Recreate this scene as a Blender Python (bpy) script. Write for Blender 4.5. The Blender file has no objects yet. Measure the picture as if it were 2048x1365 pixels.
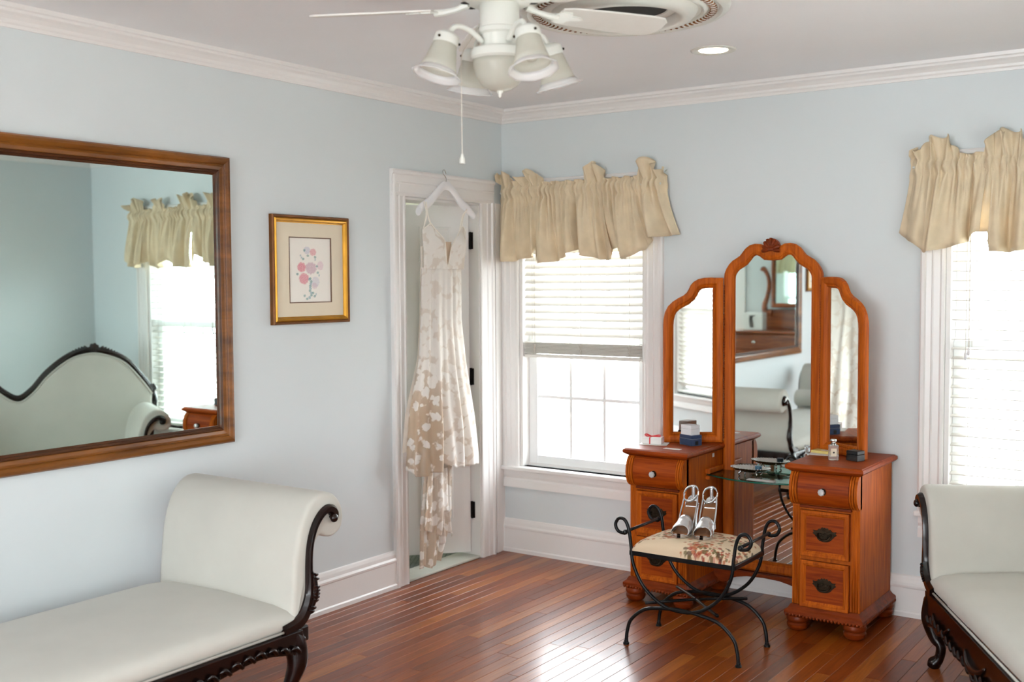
import bpy, bmesh, math, random
from mathutils import Vector, Matrix, noise
PI = math.pi
random.seed(7)
SC = bpy.context.scene
COL = SC.collection
# ------------------------------------------------------------------ camera
F_PX = 2200.76
R_ = Vector((0.81963912, 0.57285147, -0.0057353)); U_ = Vector((-0.0258612, 0.04699978, 0.99856007)); V_ = Vector((-0.57229617, 0.81831058, -0.05333749))
CAM = Vector((3.54556, -4.97925, 1.5))
cd = bpy.data.cameras.new('camera'); cam = bpy.data.objects.new('camera', cd); COL.objects.link(cam)
cd.sensor_width = 36; cd.lens = F_PX / 2048 * 36; cd.clip_start = 0.05; cd.clip_end = 200
cam.matrix_world = Matrix(((R_.x, U_.x, -V_.x, CAM.x), (R_.y, U_.y, -V_.y, CAM.y), (R_.z, U_.z, -V_.z, CAM.z), (0, 0, 0, 1)))
cd.dof.use_dof = True; cd.dof.focus_distance = 4.55; cd.dof.aperture_fstop = 2.4
SC.camera = cam
SC.view_settings.view_transform = 'Standard'; SC.view_settings.look = 'None'
SC.view_settings.gamma = 1; SC.view_settings.use_curve_mapping = False
SC.view_settings.exposure = 0.24
SC.cycles.use_denoising = True
SC.cycles.max_bounces = 12; SC.cycles.diffuse_bounces = 6; SC.cycles.glossy_bounces = 6
SC.cycles.transmission_bounces = 8; SC.cycles.transparent_max_bounces = 16
SC.cycles.caustics_reflective = False; SC.cycles.caustics_refractive = False
SC.cycles.sample_clamp_indirect = 6
# ------------------------------------------------------------------ world
WORLD_STRENGTH = 15.0
w = bpy.data.worlds.new('sky'); SC.world = w; w.use_nodes = True
bg = w.node_tree.nodes['Background']; bg.inputs[0].default_value = (0.92, 0.955, 1.0, 1); bg.inputs[1].default_value = WORLD_STRENGTH
RX, RY, RH = 3.78, -6.3, 2.44      # room: x 0..RX, y RY..0
# windows: wall, centre along the wall; extra side windows added for daylight
WIN = [('back', 0.505), ('back', 2.745), ('right', -1.50), ('right', -2.62), ('right', -3.76), ('right', -5.0)]
def wmat(wall, c):   # local x along the wall, local y outwards, z up
    if wall == 'back': return Matrix.Translation((c, 0, 0))
    if wall == 'right': return Matrix.Translation((RX, c, 0)) @ Matrix.Rotation(-PI / 2, 4, 'Z')
    if wall == 'front': return Matrix.Translation((c, RY, 0)) @ Matrix.Rotation(PI, 4, 'Z')
def area(name, m, sx, sy, power, col=(1, 1, 1), portal=False):
    l = bpy.data.lights.new(name, 'AREA'); l.shape = 'RECTANGLE'; l.size = sx; l.size_y = sy; l.energy = power; l.color = col
    o = bpy.data.objects.new(name, l); COL.objects.link(o); o.matrix_world = m
    if portal: l.cycles.is_portal = True
    return o
for k, (wl, c) in enumerate(WIN):
    m = wmat(wl, c) @ Matrix.Translation((0, 0.19, 1.2)) @ Matrix.Rotation(-PI / 2, 4, 'X')
    area('daylight_portal', m, 0.84, 1.5, 1, portal=True)

m = wmat('front', 2.35) @ Matrix.Translation((0, 0.19, 1.1)) @ Matrix.Rotation(-PI / 2, 4, 'X'); area('daylight_portal', m, 2.3, 2.2, 1, portal=True)
# ------------------------------------------------------------------ helpers
WM = {}
def _wm(o): return WM.get(o.name, Matrix.Identity(4)) if o else Matrix.Identity(4)
def tag(o, label=None, cat=None, group=None, kind=None):
    if label: o['label'] = label
    if cat: o['category'] = cat
    if group: o['group'] = group
    if kind: o['kind'] = kind
    return o
def thing(name, label, cat, loc=(0, 0, 0), rz=0, group=None, parent=None):
    o = bpy.data.objects.new(name, None); COL.objects.link(o)
    o.empty_display_size = 0.05
    m = Matrix.Translation(loc) @ Matrix.Rotation(rz, 4, 'Z')
    o.matrix_world = m; WM[o.name] = m
    tag(o, label, cat, group); return o
def structE(name, loc=(0, 0, 0)):
    o = thing(name, None, None, loc); o['kind'] = 'structure'; return o
def obj(name, bm, mat, parent=None, smooth=False, local=False, bevel=0, sub=0, solid=0, kind=None, label=None, seg=2):
    """one mesh object; vertices are given in world space (or in the parent's space when local)"""
    me = bpy.data.meshes.new(name)
    if isinstance(bm, bmesh.types.BMesh):
        bmesh.ops.recalc_face_normals(bm, faces=bm.faces)
        bm.to_mesh(me); bm.free()
    pm = _wm(parent)
    me.materials.append(mat)
    o = bpy.data.objects.new(name, me); COL.objects.link(o)
    if parent:
        if not local: me.transform(pm.inverted())
        o.parent = parent; WM[o.name] = pm
    if smooth:
        for p in me.polygons: p.use_smooth = True
        if smooth == 'auto':
            try: me.set_sharp_from_angle(angle=math.radians(38))
            except Exception: pass
    if solid:
        s = o.modifiers.new('s', 'SOLIDIFY'); s.thickness = solid; s.offset = 0
    if bevel:
        b = o.modifiers.new('b', 'BEVEL'); b.width = bevel; b.segments = seg; b.limit_method = 'ANGLE'; b.angle_limit = math.radians(40); b.harden_normals = False
    if sub:
        s = o.modifiers.new('u', 'SUBSURF'); s.levels = sub; s.render_levels = sub
    if kind: o['kind'] = kind
    if label: o['label'] = label
    return o
def dup_child(src, parent, loc=None, mat4=None):
    c = src.copy(); COL.objects.link(c); c.parent = parent
    if mat4 is not None: c.matrix_local = mat4
    elif loc is not None: c.location = loc
    WM[c.name] = _wm(parent) @ c.matrix_local
    return c
def dup_tree(root, loc, rz=0, label=None):
    r = root.copy(); COL.objects.link(r); r.location = loc; r.rotation_euler = (0, 0, rz)
    if label: r['label'] = label
    for ch in list(root.children):
        c = ch.copy(); COL.objects.link(c); c.parent = r
        for g in ch.children:
            d = g.copy(); COL.objects.link(d); d.parent = c
    return r
def B(): return bmesh.new()
def box(bm, x0, x1, y0, y1, z0, z1, M=None):
    vs = [bm.verts.new(Vector(p) if M is None else M @ Vector(p)) for p in ((x0, y0, z0), (x1, y0, z0), (x1, y1, z0), (x0, y1, z0), (x0, y0, z1), (x1, y0, z1), (x1, y1, z1), (x0, y1, z1))]
    for f in ((0, 3, 2, 1), (4, 5, 6, 7), (0, 1, 5, 4), (1, 2, 6, 5), (2, 3, 7, 6), (3, 0, 4, 7)): bm.faces.new([vs[i] for i in f])
    return bm
def grid(bm, nu, nv, fn, cu=False, cv=False, cap=False):
    rows = []
    NU = nu if cu else nu + 1; NV = nv if cv else nv + 1
    for j in range(NV):
        rows.append([bm.verts.new(Vector(fn(i / nu, j / nv))) for i in range(NU)])
    for j in range(nv):
        for i in range(nu):
            a = rows[j][i]; b = rows[j][(i + 1) % NU]; c = rows[(j + 1) % NV][(i + 1) % NU]; d = rows[(j + 1) % NV][i]
            bm.faces.new((a, b, c, d))
    if cap:
        bm.faces.new(rows[0][::-1]); bm.faces.new(rows[-1])
    return rows
def lathe(bm, prof, c=(0, 0, 0), seg=24, M=None):
    M = M or Matrix.Identity(4); c = Vector(c)
    n = len(prof) - 1
    def fn(u, v):
        r, z = prof[round(v * n)]; a = u * 2 * PI
        return M @ (Vector((max(r, 1e-5) * math.cos(a), max(r, 1e-5) * math.sin(a), z)) + Vector((0, 0, 0))) + c
    grid(bm, seg, n, fn, cu=True, cap=True); return bm
def catmull(pts, n=6, closed=False):
    P = [Vector(p) for p in pts]; out = []; N = len(P)
    rng = range(N if closed else N - 1)
    for i in rng:
        p0 = P[(i - 1) % N] if closed or i > 0 else P[0] * 2 - P[1]; p1 = P[i]; p2 = P[(i + 1) % N]
        p3 = P[(i + 2) % N] if closed or i + 2 < N else P[-1] * 2 - P[-2]
        for k in range(n):
            t = k / n
            out.append(0.5 * ((2 * p1) + (p2 - p0) * t + (2 * p0 - 5 * p1 + 4 * p2 - p3) * t * t + (3 * p1 - p0 - 3 * p2 + p3) * t ** 3))
    if not closed: out.append(P[-1].copy())
    return out
def tube(bm, pts, r, seg=8, closed=False, flat=1.0):
    P = [Vector(p) for p in pts]; N = len(P)
    rad = (lambda i: r) if not isinstance(r, (list, tuple)) else (lambda i: r[0] + 0 * i if len(r) == 1 else _lerp(r, i / (N - 1)))
    def _t(i):
        a = P[(i - 1) % N] if closed or i > 0 else P[i]; b = P[(i + 1) % N] if closed or i < N - 1 else P[i]
        return (b - a).normalized()
    t = _t(0); up = Vector((0, 0, 1)) if abs(t.z) < 0.9 else Vector((0, 1, 0))
    nrm = t.cross(up).normalized(); rings = []
    for i in range(N):
        t2 = _t(i); ax = t.cross(t2)
        if ax.length > 1e-6: nrm = Matrix.Rotation(t.angle(t2), 3, ax.normalized()) @ nrm
        t = t2; nrm = (nrm - t * nrm.dot(t)).normalized(); bi = t.cross(nrm)
        rr = rad(i)
        rings.append([bm.verts.new(P[i] + nrm * rr * math.cos(2 * PI * k / seg) + bi * rr * flat * math.sin(2 * PI * k / seg)) for k in range(seg)])
    for i in range(N if closed else N - 1):
        a = rings[i]; b = rings[(i + 1) % N]
        for k in range(seg): bm.faces.new((a[k], a[(k + 1) % seg], b[(k + 1) % seg], b[k]))
    if not closed: bm.faces.new(rings[0][::-1]); bm.faces.new(rings[-1])
    return bm
def _lerp(ys, t):
    x = t * (len(ys) - 1); i = min(int(x), len(ys) - 2); f = x - i
    return ys[i] * (1 - f) + ys[i + 1] * f
def interp(kn, x):
    if x <= kn[0][0]: return kn[0][1]
    for (a, b), (c, d) in zip(kn, kn[1:]):
        if x <= c: return b + (d - b) * ((x - a) / (c - a) if c > a else 0)
    return kn[-1][1]
def sstep(t): t = max(0, min(1, t)); return t * t * (3 - 2 * t)
def prism(bm, poly, fn, d0, d1):
    a = [bm.verts.new(Vector(fn(p[0], p[1], d0))) for p in poly]; b = [bm.verts.new(Vector(fn(p[0], p[1], d1))) for p in poly]
    n = len(poly)
    bm.faces.new(a[::-1]); bm.faces.new(b)
    for i in range(n): bm.faces.new((a[i], a[(i + 1) % n], b[(i + 1) % n], b[i]))
    return bm
def offset_poly(poly, d):
    """closed 2-D outline moved inwards by d (counter-clockwise)"""
    n = len(poly); out = []
    ar = sum(poly[i][0] * poly[(i + 1) % n][1] - poly[(i + 1) % n][0] * poly[i][1] for i in range(n))
    s = 1 if ar > 0 else -1
    for i in range(n):
        p = Vector(poly[i]); a = (p - Vector(poly[i - 1])); b = (Vector(poly[(i + 1) % n]) - p)
        if a.length < 1e-9: a = b
        if b.length < 1e-9: b = a
        a.normalize(); b.normalize()
        na = Vector((-a.y, a.x)) * s; nb = Vector((-b.y, b.x)) * s
        m = na + nb; k = 2 / max(m.length_squared, 0.6)
        out.append(p + m * k * d)
    return out
def ring(bm, outline, prof, fn):
    """sweeps the moulding profile [(inset, height)] round a closed outline; fn(a, b, h) gives the point"""
    loops = []
    for d, h in prof:
        loops.append([bm.verts.new(Vector(fn(q[0], q[1], h))) for q in offset_poly(outline, d)])
    n = len(outline)
    for j in range(len(prof)):
        A = loops[j]; C = loops[(j + 1) % len(prof)]
        for i in range(n): bm.faces.new((A[i], A[(i + 1) % n], C[(i + 1) % n], C[i]))
    return bm
def extrude_profile(bm, prof, fn, a0, a1, n=1):
    """closed profile [(p, q)] drawn along a: fn(a, p, q)"""
    rows = [[bm.verts.new(Vector(fn(a0 + (a1 - a0) * k / n, p, q))) for p, q in prof] for k in range(n + 1)]
    m = len(prof)
    for k in range(n):
        for i in range(m): bm.faces.new((rows[k][i], rows[k][(i + 1) % m], rows[k + 1][(i + 1) % m], rows[k + 1][i]))
    bm.faces.new(rows[0][::-1]); bm.faces.new(rows[-1]); return bm
def blob(bm, c, r, sx=1, sy=1, sz=1, seg=8, M=None):
    ret = bmesh.ops.create_uvsphere(bm, u_segments=seg, v_segments=max(4, seg // 2 + 1), radius=r)
    mm = (M or Matrix.Identity(4))
    for v in ret['verts']:
        v.co = mm @ Vector((v.co.x * sx, v.co.y * sy, v.co.z * sz)) + Vector(c)
# ------------------------------------------------------------------ materials
def nt(name):
    m = bpy.data.materials.new(name); m.use_nodes = True
    n = m.node_tree; b = n.nodes['Principled BSDF']; return m, n, b
def setp(b, **k):
    for a, v in k.items():
        if a in b.inputs: b.inputs[a].default_value = v
def srgb(r, g, b): return tuple(((c / 255) / 12.92 if c / 255 <= 0.04045 else (((c / 255) + 0.055) / 1.055) ** 2.4) for c in (r, g, b)) + (1,)
def add_noise(n, b, base, vary=0.05, scale=20, bump=0.1, bscale=120, stretch=(1, 1, 1), dist=0.002, coord='Object'):
    tc = n.nodes.new('ShaderNodeTexCoord'); mp = n.nodes.new('ShaderNodeMapping'); mp.inputs['Scale'].default_value = stretch
    n.links.new(tc.outputs[coord], mp.inputs[0])
    if vary:
        no = n.nodes.new('ShaderNodeTexNoise'); no.inputs['Scale'].default_value = scale; no.inputs['Detail'].default_value = 5
        n.links.new(mp.outputs[0], no.inputs['Vector'])
        cr = n.nodes.new('ShaderNodeValToRGB'); cr.color_ramp.elements[0].position = 0.3; cr.color_ramp.elements[1].position = 0.7
        cr.color_ramp.elements[0].color = tuple(c * (1 - vary) for c in base[:3]) + (1,)
        cr.color_ramp.elements[1].color = tuple(min(1, c * (1 + vary)) for c in base[:3]) + (1,)
        n.links.new(no.outputs[0], cr.inputs[0]); n.links.new(cr.outputs[0], b.inputs['Base Color'])
    if bump:
        n2 = n.nodes.new('ShaderNodeTexNoise'); n2.inputs['Scale'].default_value = bscale; n2.inputs['Detail'].default_value = 3
        n.links.new(mp.outputs[0], n2.inputs['Vector'])
        bp = n.nodes.new('ShaderNodeBump'); bp.inputs['Strength'].default_value = bump; bp.inputs['Distance'].default_value = dist
        n.links.new(n2.outputs[0], bp.inputs['Height']); n.links.new(bp.outputs[0], b.inputs['Normal'])
def mat(name, col, rough=0.5, metal=0, vary=0.04, scale=20, bump=0.05, bscale=150, stretch=(1, 1, 1), dist=0.002, **k):
    m, n, b = nt(name); setp(b, **{'Base Color': col, 'Roughness': rough, 'Metallic': metal}); setp(b, **k)
    add_noise(n, b, col, vary, scale, bump, bscale, stretch, dist)
    return m
def wood(name, dark, light, rough=0.3, stretch=(14, 14, 1.2), coat=0.3, pore=0.5, coord='Object', spec=0.3):
    m, n, b = nt(name); L = n.links.new
    tc = n.nodes.new('ShaderNodeTexCoord'); mp = n.nodes.new('ShaderNodeMapping'); mp.inputs['Scale'].default_value = stretch
    L(tc.outputs[coord], mp.inputs[0])
    a = n.nodes.new('ShaderNodeTexNoise'); a.inputs['Scale'].default_value = 1.6; a.inputs['Detail'].default_value = 6; a.inputs['Distortion'].default_value = 1.2
    L(mp.outputs[0], a.inputs['Vector'])
    c = n.nodes.new('ShaderNodeTexNoise'); c.inputs['Scale'].default_value = 9; c.inputs['Detail'].default_value = 4
    L(mp.outputs[0], c.inputs['Vector'])
    mx = n.nodes.new('ShaderNodeMath'); mx.operation = 'MULTIPLY_ADD'; mx.inputs[1].default_value = pore * 0.6; L(c.outputs[0], mx.inputs[0]); L(a.outputs[0], mx.inputs[2])
    cr = n.nodes.new('ShaderNodeValToRGB'); cr.color_ramp.elements[0].position = 0.45; cr.color_ramp.elements[1].position = 0.95
    cr.color_ramp.elements[0].color = dark; cr.color_ramp.elements[1].color = light
    L(mx.outputs[0], cr.inputs[0]); L(cr.outputs[0], b.inputs['Base Color'])
    setp(b, Roughness=rough); setp(b, **{'Coat Weight': coat, 'Coat Roughness': 0.15, 'Specular IOR Level': spec})
    bp = n.nodes.new('ShaderNodeBump'); bp.inputs['Strength'].default_value = 0.12; bp.inputs['Distance'].default_value = 0.001
    L(c.outputs[0], bp.inputs['Height']); L(bp.outputs[0], b.inputs['Normal'])
    return m
M = {}
M['wall'] = mat('wall_paint', srgb(213, 220, 222), 0.62, vary=0.012, scale=2, bump=0.12, bscale=260, dist=0.0006)
M['ceil'] = mat('ceiling_paint', srgb(241, 242, 244), 0.8, vary=0.01, scale=3, bump=0.25, bscale=140, dist=0.001)
M['trim'] = mat('white_trim_paint', srgb(233, 231, 229), 0.32, vary=0.01, scale=4, bump=0.03)
M['closet'] = mat('closet_paint', srgb(196, 196, 176), 0.7, vary=0.02, scale=3)
M['oak'] = wood('orange_oak', srgb(148, 64, 8), srgb(204, 104, 20), 0.5, stretch=(34, 34, 2.0), coat=0.0, spec=0.16)
M['oak_h'] = wood('orange_oak_across', srgb(118, 40, 3), srgb(172, 76, 13), 0.45, stretch=(2, 34, 34), coat=0.03, spec=0.18)
M['oak_red'] = wood('red_oak_moulding', srgb(90, 30, 4), srgb(144, 58, 12), 0.42, coat=0.03, spec=0.2, stretch=(2, 12, 12))
M['oak_back'] = wood('dresser_oak', srgb(98, 44, 16), srgb(168, 88, 40), 0.35, stretch=(1.2, 14, 14))
M['dark'] = wood('dark_mahogany', srgb(9, 4, 3), srgb(30, 10, 7), 0.24, stretch=(6, 6, 6), coat=0.2)
M['frame'] = wood('brown_gilt_frame', srgb(84, 46, 14), srgb(150, 92, 34), 0.35, stretch=(6, 1, 6), coat=0.2)
M['frame_dk'] = wood('brown_frame_dark_band', srgb(50, 26, 10), srgb(96, 52, 20), 0.4, stretch=(6, 1, 6), coat=0.2)
M['gold'] = mat('gold_leaf', srgb(190, 138, 48), 0.38, 0.75, vary=0.15, scale=14, bump=0.2)
M['gold_dk'] = mat('gold_leaf_worn', srgb(112, 66, 22), 0.5, 0.4, vary=0.2, scale=18)
M['mat'] = mat('cream_mat_board', srgb(222, 210, 188), 0.85, vary=0.01)
M['mat_dk'] = mat('brown_mat_bevel', srgb(110, 84, 66), 0.7)
def mk_mirror(name, c=(0.90, 0.95, 0.93, 1)):
    m, n, b = nt(name); setp(b, **{'Base Color': c, 'Roughness': 0.012, 'Metallic': 1.0}); return m
M['mirror'] = mk_mirror('silvered_glass', (0.80, 0.94, 0.90, 1)); M['mirror2'] = mk_mirror('vanity_silvered_glass', (0.88, 0.94, 0.92, 1))
M['cloth'] = mat('cream_upholstery', srgb(199, 197, 188), 0.85, vary=0.03, scale=6, bump=0.25, bscale=420, dist=0.0006, **{'Sheen Weight': 0.2})
M['iron'] = mat('black_wrought_iron', srgb(16, 17, 19), 0.38, 0.5, vary=0.1, scale=40, bump=0.15)
M['brass'] = mat('dark_aged_brass', srgb(52, 42, 30), 0.42, 0.85, vary=0.3, scale=60, bump=0.3)
M['chrome'] = mat('polished_silver', srgb(205, 202, 198), 0.14, 1.0, vary=0.02, bump=0.02)
M['silver'] = mat('silver_leather', srgb(214, 214, 216), 0.24, 0.9, vary=0.04, scale=60, bump=0.15)
M['insole'] = mat('tan_insole', srgb(140, 90, 54), 0.6)
M['white'] = mat('white_enamel', srgb(220, 221, 214), 0.3, vary=0.01)
M['plastic'] = mat('matt_white', srgb(236, 236, 238), 0.5, vary=0.01)
M['blade'] = mat('white_fan_blade', srgb(226, 224, 218), 0.5, vary=0.02)
M['black'] = mat('black_card', srgb(20, 19, 20), 0.5)
M['void'] = mat('dark_recess', srgb(5, 5, 5), 0.8)
M['hinge'] = mat('oil_rubbed_bronze', srgb(28, 22, 18), 0.4, 0.7)
M['navy'] = mat('navy_velvet', srgb(14, 44, 84), 0.8, vary=0.08, scale=80, **{'Sheen Weight': 0.4})
M['red'] = mat('red_ribbon', srgb(206, 30, 40), 0.4)
M['paper'] = mat('white_paper', srgb(236, 235, 232), 0.7, vary=0.01)
M['yellow'] = mat('pale_yellow_card', srgb(222, 200, 120), 0.6)
M['teal'] = mat('blue_grey_candle', srgb(58, 96, 118), 0.4)
M['vinyl'] = mat('white_vinyl_sash', srgb(240, 242, 242), 0.35, vary=0.005)
M['slat'] = mat('white_blind_slat', srgb(226, 224, 218), 0.5, vary=0.01)
M['cord'] = mat('white_cord', srgb(200, 194, 184), 0.7)
M['leaf'] = mat('garden_foliage', srgb(176, 186, 166), 0.7, vary=0.3, scale=6)
M['bounce_ground'] = mat('pale_ground', srgb(214, 210, 202), 0.9, vary=0.2, scale=3)  # ground whitened to bounce daylight up to the ceiling
M['rug'] = mat('tile_grout', srgb(120, 122, 112), 0.8)
M['tile'] = mat('grey_green_mosaic', srgb(84, 92, 86), 0.3, vary=0.3, scale=30)
M['marble'] = mat('pale_threshold_marble', srgb(198, 200, 190), 0.3, vary=0.06, scale=10)
def mk_glass(name, tint=(1, 1, 1, 1), refl=0.06):
    m, n, b = nt(name); n.nodes.remove(b); L = n.links.new
    t = n.nodes.new('ShaderNodeBsdfTransparent'); t.inputs[0].default_value = tint
    g = n.nodes.new('ShaderNodeBsdfGlossy'); g.inputs['Roughness'].default_value = 0.02
    lw = n.nodes.new('ShaderNodeLayerWeight'); lw.inputs[0].default_value = 0.5
    pw = n.nodes.new('ShaderNodeMath'); pw.operation = 'POWER'; pw.inputs[1].default_value = 4.0; L(lw.outputs['Facing'], pw.inputs[0])
    fr = n.nodes.new('ShaderNodeMath'); fr.operation = 'MULTIPLY_ADD'; fr.inputs[1].default_value = 0.9; fr.inputs[2].default_value = refl * 0.5; L(pw.outputs[0], fr.inputs[0])
    mx = n.nodes.new('ShaderNodeMixShader'); L(fr.outputs[0], mx.inputs[0]); L(t.outputs[0], mx.inputs[1]); L(g.outputs[0], mx.inputs[2])
    L(mx.outputs[0], n.nodes['Material Output'].inputs[0]); return m
M['pane'] = mk_glass('window_glass', (0.97, 0.985, 0.98, 1))
M['shelfglass'] = mk_glass('shelf_glass', (0.45, 0.62, 0.56, 1))
M['shelfedge'] = mat('green_glass_edge', srgb(20, 92, 74), 0.15, vary=0.1, scale=30)
m_, n_, b_ = nt('perfume_glass'); setp(b_, **{'Base Color': (0.96, 0.97, 0.95, 1), 'Roughness': 0.03, 'Transmission Weight': 0.75, 'IOR': 1.4}); M['bottle'] = m_
m_, n_, b_ = nt('crystal'); setp(b_, **{'Base Color': (0.95, 0.95, 0.96, 1), 'Roughness': 0.03, 'Transmission Weight': 0.4, 'IOR': 1.6, 'Metallic': 0.2}); M['crystal'] = m_
m_, n_, b_ = nt('frosted_glass'); L_ = n_.links.new; setp(b_, **{'Base Color': srgb(226, 226, 216), 'Roughness': 0.25, 'Transmission Weight': 0.0})
t_ = n_.nodes.new('ShaderNodeBsdfTranslucent'); t_.inputs[0].default_value = srgb(232, 230, 222); tr_ = n_.nodes.new('ShaderNodeBsdfTransparent')
x1 = n_.nodes.new('ShaderNodeMixShader'); x1.inputs[0].default_value = 0.45; L_(b_.outputs[0], x1.inputs[1]); L_(t_.outputs[0], x1.inputs[2])
x2 = n_.nodes.new('ShaderNodeMixShader'); x2.inputs[0].default_value = 0.22; L_(x1.outputs[0], x2.inputs[1]); L_(tr_.outputs[0], x2.inputs[2]); L_(x2.outputs[0], n_.nodes['Material Output'].inputs[0]); M['frost'] = m_
m_, n_, b_ = nt('clear_glass_rim'); L_ = n_.links.new; setp(b_, **{'Base Color': (0.9, 0.9, 0.9, 1), 'Roughness': 0.08})
tr_ = n_.nodes.new('ShaderNodeBsdfTransparent'); x2 = n_.nodes.new('ShaderNodeMixShader'); x2.inputs[0].default_value = 0.5; L_(b_.outputs[0], x2.inputs[1]); L_(tr_.outputs[0], x2.inputs[2]); L_(x2.outputs[0], n_.nodes['Material Output'].inputs[0]); M['rim'] = m_
m_, n_, b_ = nt('lamp_face'); setp(b_, **{'Base Color': (1, 0.9, 0.75, 1), 'Emission Color': (1.0, 0.80, 0.55, 1), 'Emission Strength': 9.0}); M['lamp'] = m_
# curtain fabric: damask linen, light passes through a little
m_, n_, b_ = nt('beige_linen'); L_ = n_.links.new; setp(b_, **{'Base Color': srgb(205, 188, 155), 'Roughness': 0.85})
add_noise(n_, b_, srgb(226, 209, 179), 0.08, 14, 0.35, 260, dist=0.001)
t_ = n_.nodes.new('ShaderNodeBsdfTranslucent'); t_.inputs[0].default_value = srgb(200, 180, 140)
x1 = n_.nodes.new('ShaderNodeMixShader'); x1.inputs[0].default_value = 0.13; L_(b_.outputs[0], x1.inputs[1]); L_(t_.outputs[0], x1.inputs[2]); L_(x1.outputs[0], n_.nodes['Material Output'].inputs[0]); M['linen'] = m_
# wood floor: every board picks its own tone
m_, n_, b_ = nt('oak_floor_boards'); L_ = n_.links.new
gi = n_.nodes.new('ShaderNodeNewGeometry'); oi = n_.nodes.new('ShaderNodeObjectInfo')
ad = n_.nodes.new('ShaderNodeMath'); ad.operation = 'ADD'; L_(gi.outputs['Random Per Island'], ad.inputs[0]); L_(oi.outputs['Random'], ad.inputs[1])
fr = n_.nodes.new('ShaderNodeMath'); fr.operation = 'FRACT'; L_(ad.outputs[0], fr.inputs[0])
cr = n_.nodes.new('ShaderNodeValToRGB'); e = cr.color_ramp.elements; e[0].color = srgb(108, 46, 5); e[1].color = srgb(164, 94, 32); e.new(0.35).color = srgb(128, 58, 8); e.new(0.7).color = srgb(142, 70, 14)
L_(fr.outputs[0], cr.inputs[0])
mp = n_.nodes.new('ShaderNodeMapping'); mp.inputs['Scale'].default_value = (26, 2.0, 26)
av = n_.nodes.new('ShaderNodeVectorMath'); av.operation = 'MULTIPLY_ADD'; L_(fr.outputs[0], av.inputs[0]); av.inputs[1].default_value = (17, 31, 5); L_(gi.outputs['Position'], av.inputs[2])
L_(av.outputs[0], mp.inputs[0])
no = n_.nodes.new('ShaderNodeTexNoise'); no.inputs['Scale'].default_value = 1.6; no.inputs['Detail'].default_value = 6; no.inputs['Distortion'].default_value = 1.5; L_(mp.outputs[0], no.inputs['Vector'])
g2 = n_.nodes.new('ShaderNodeValToRGB'); g2.color_ramp.elements[0].position = 0.38; g2.color_ramp.elements[1].position = 0.62; g2.color_ramp.elements[0].color = (0.70, 0.64, 0.58, 1); g2.color_ramp.elements[1].color = (1.06, 1.04, 1.0, 1)
L_(no.outputs[0], g2.inputs[0])
mu = n_.nodes.new('ShaderNodeMixRGB'); mu.blend_type = 'MULTIPLY'; mu.inputs[0].default_value = 0.85; L_(cr.outputs[0], mu.inputs[1]); L_(g2.outputs[0], mu.inputs[2]); L_(mu.outputs[0], b_.inputs['Base Color'])
setp(b_, **{'Roughness': 0.36, 'Coat Weight': 0.42, 'Coat Roughness': 0.19, 'Specular IOR Level': 0.3})
bp = n_.nodes.new('ShaderNodeBump'); bp.inputs['Strength'].default_value = 0.08; bp.inputs['Distance'].default_value = 0.001; L_(no.outputs[0], bp.inputs['Height']); L_(bp.outputs[0], b_.inputs['Normal'])
M['floor'] = m_
def attr_mat(name, attr, rough=0.85, bump=0.2, bscale=400):
    m, n, b = nt(name); a = n.nodes.new('ShaderNodeAttribute'); a.attribute_name = attr
    n.links.new(a.outputs['Color'], b.inputs['Base Color']); setp(b, Roughness=rough)
    add_noise(n, b, (1, 1, 1, 1), 0, 1, bump, bscale); return m
M['print'] = attr_mat('botanical_print_paper', 'ink', 0.7, 0.02)
M['tapestry'] = attr_mat('floral_tapestry', 'ink', 0.9, 0.5, 500)
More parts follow.
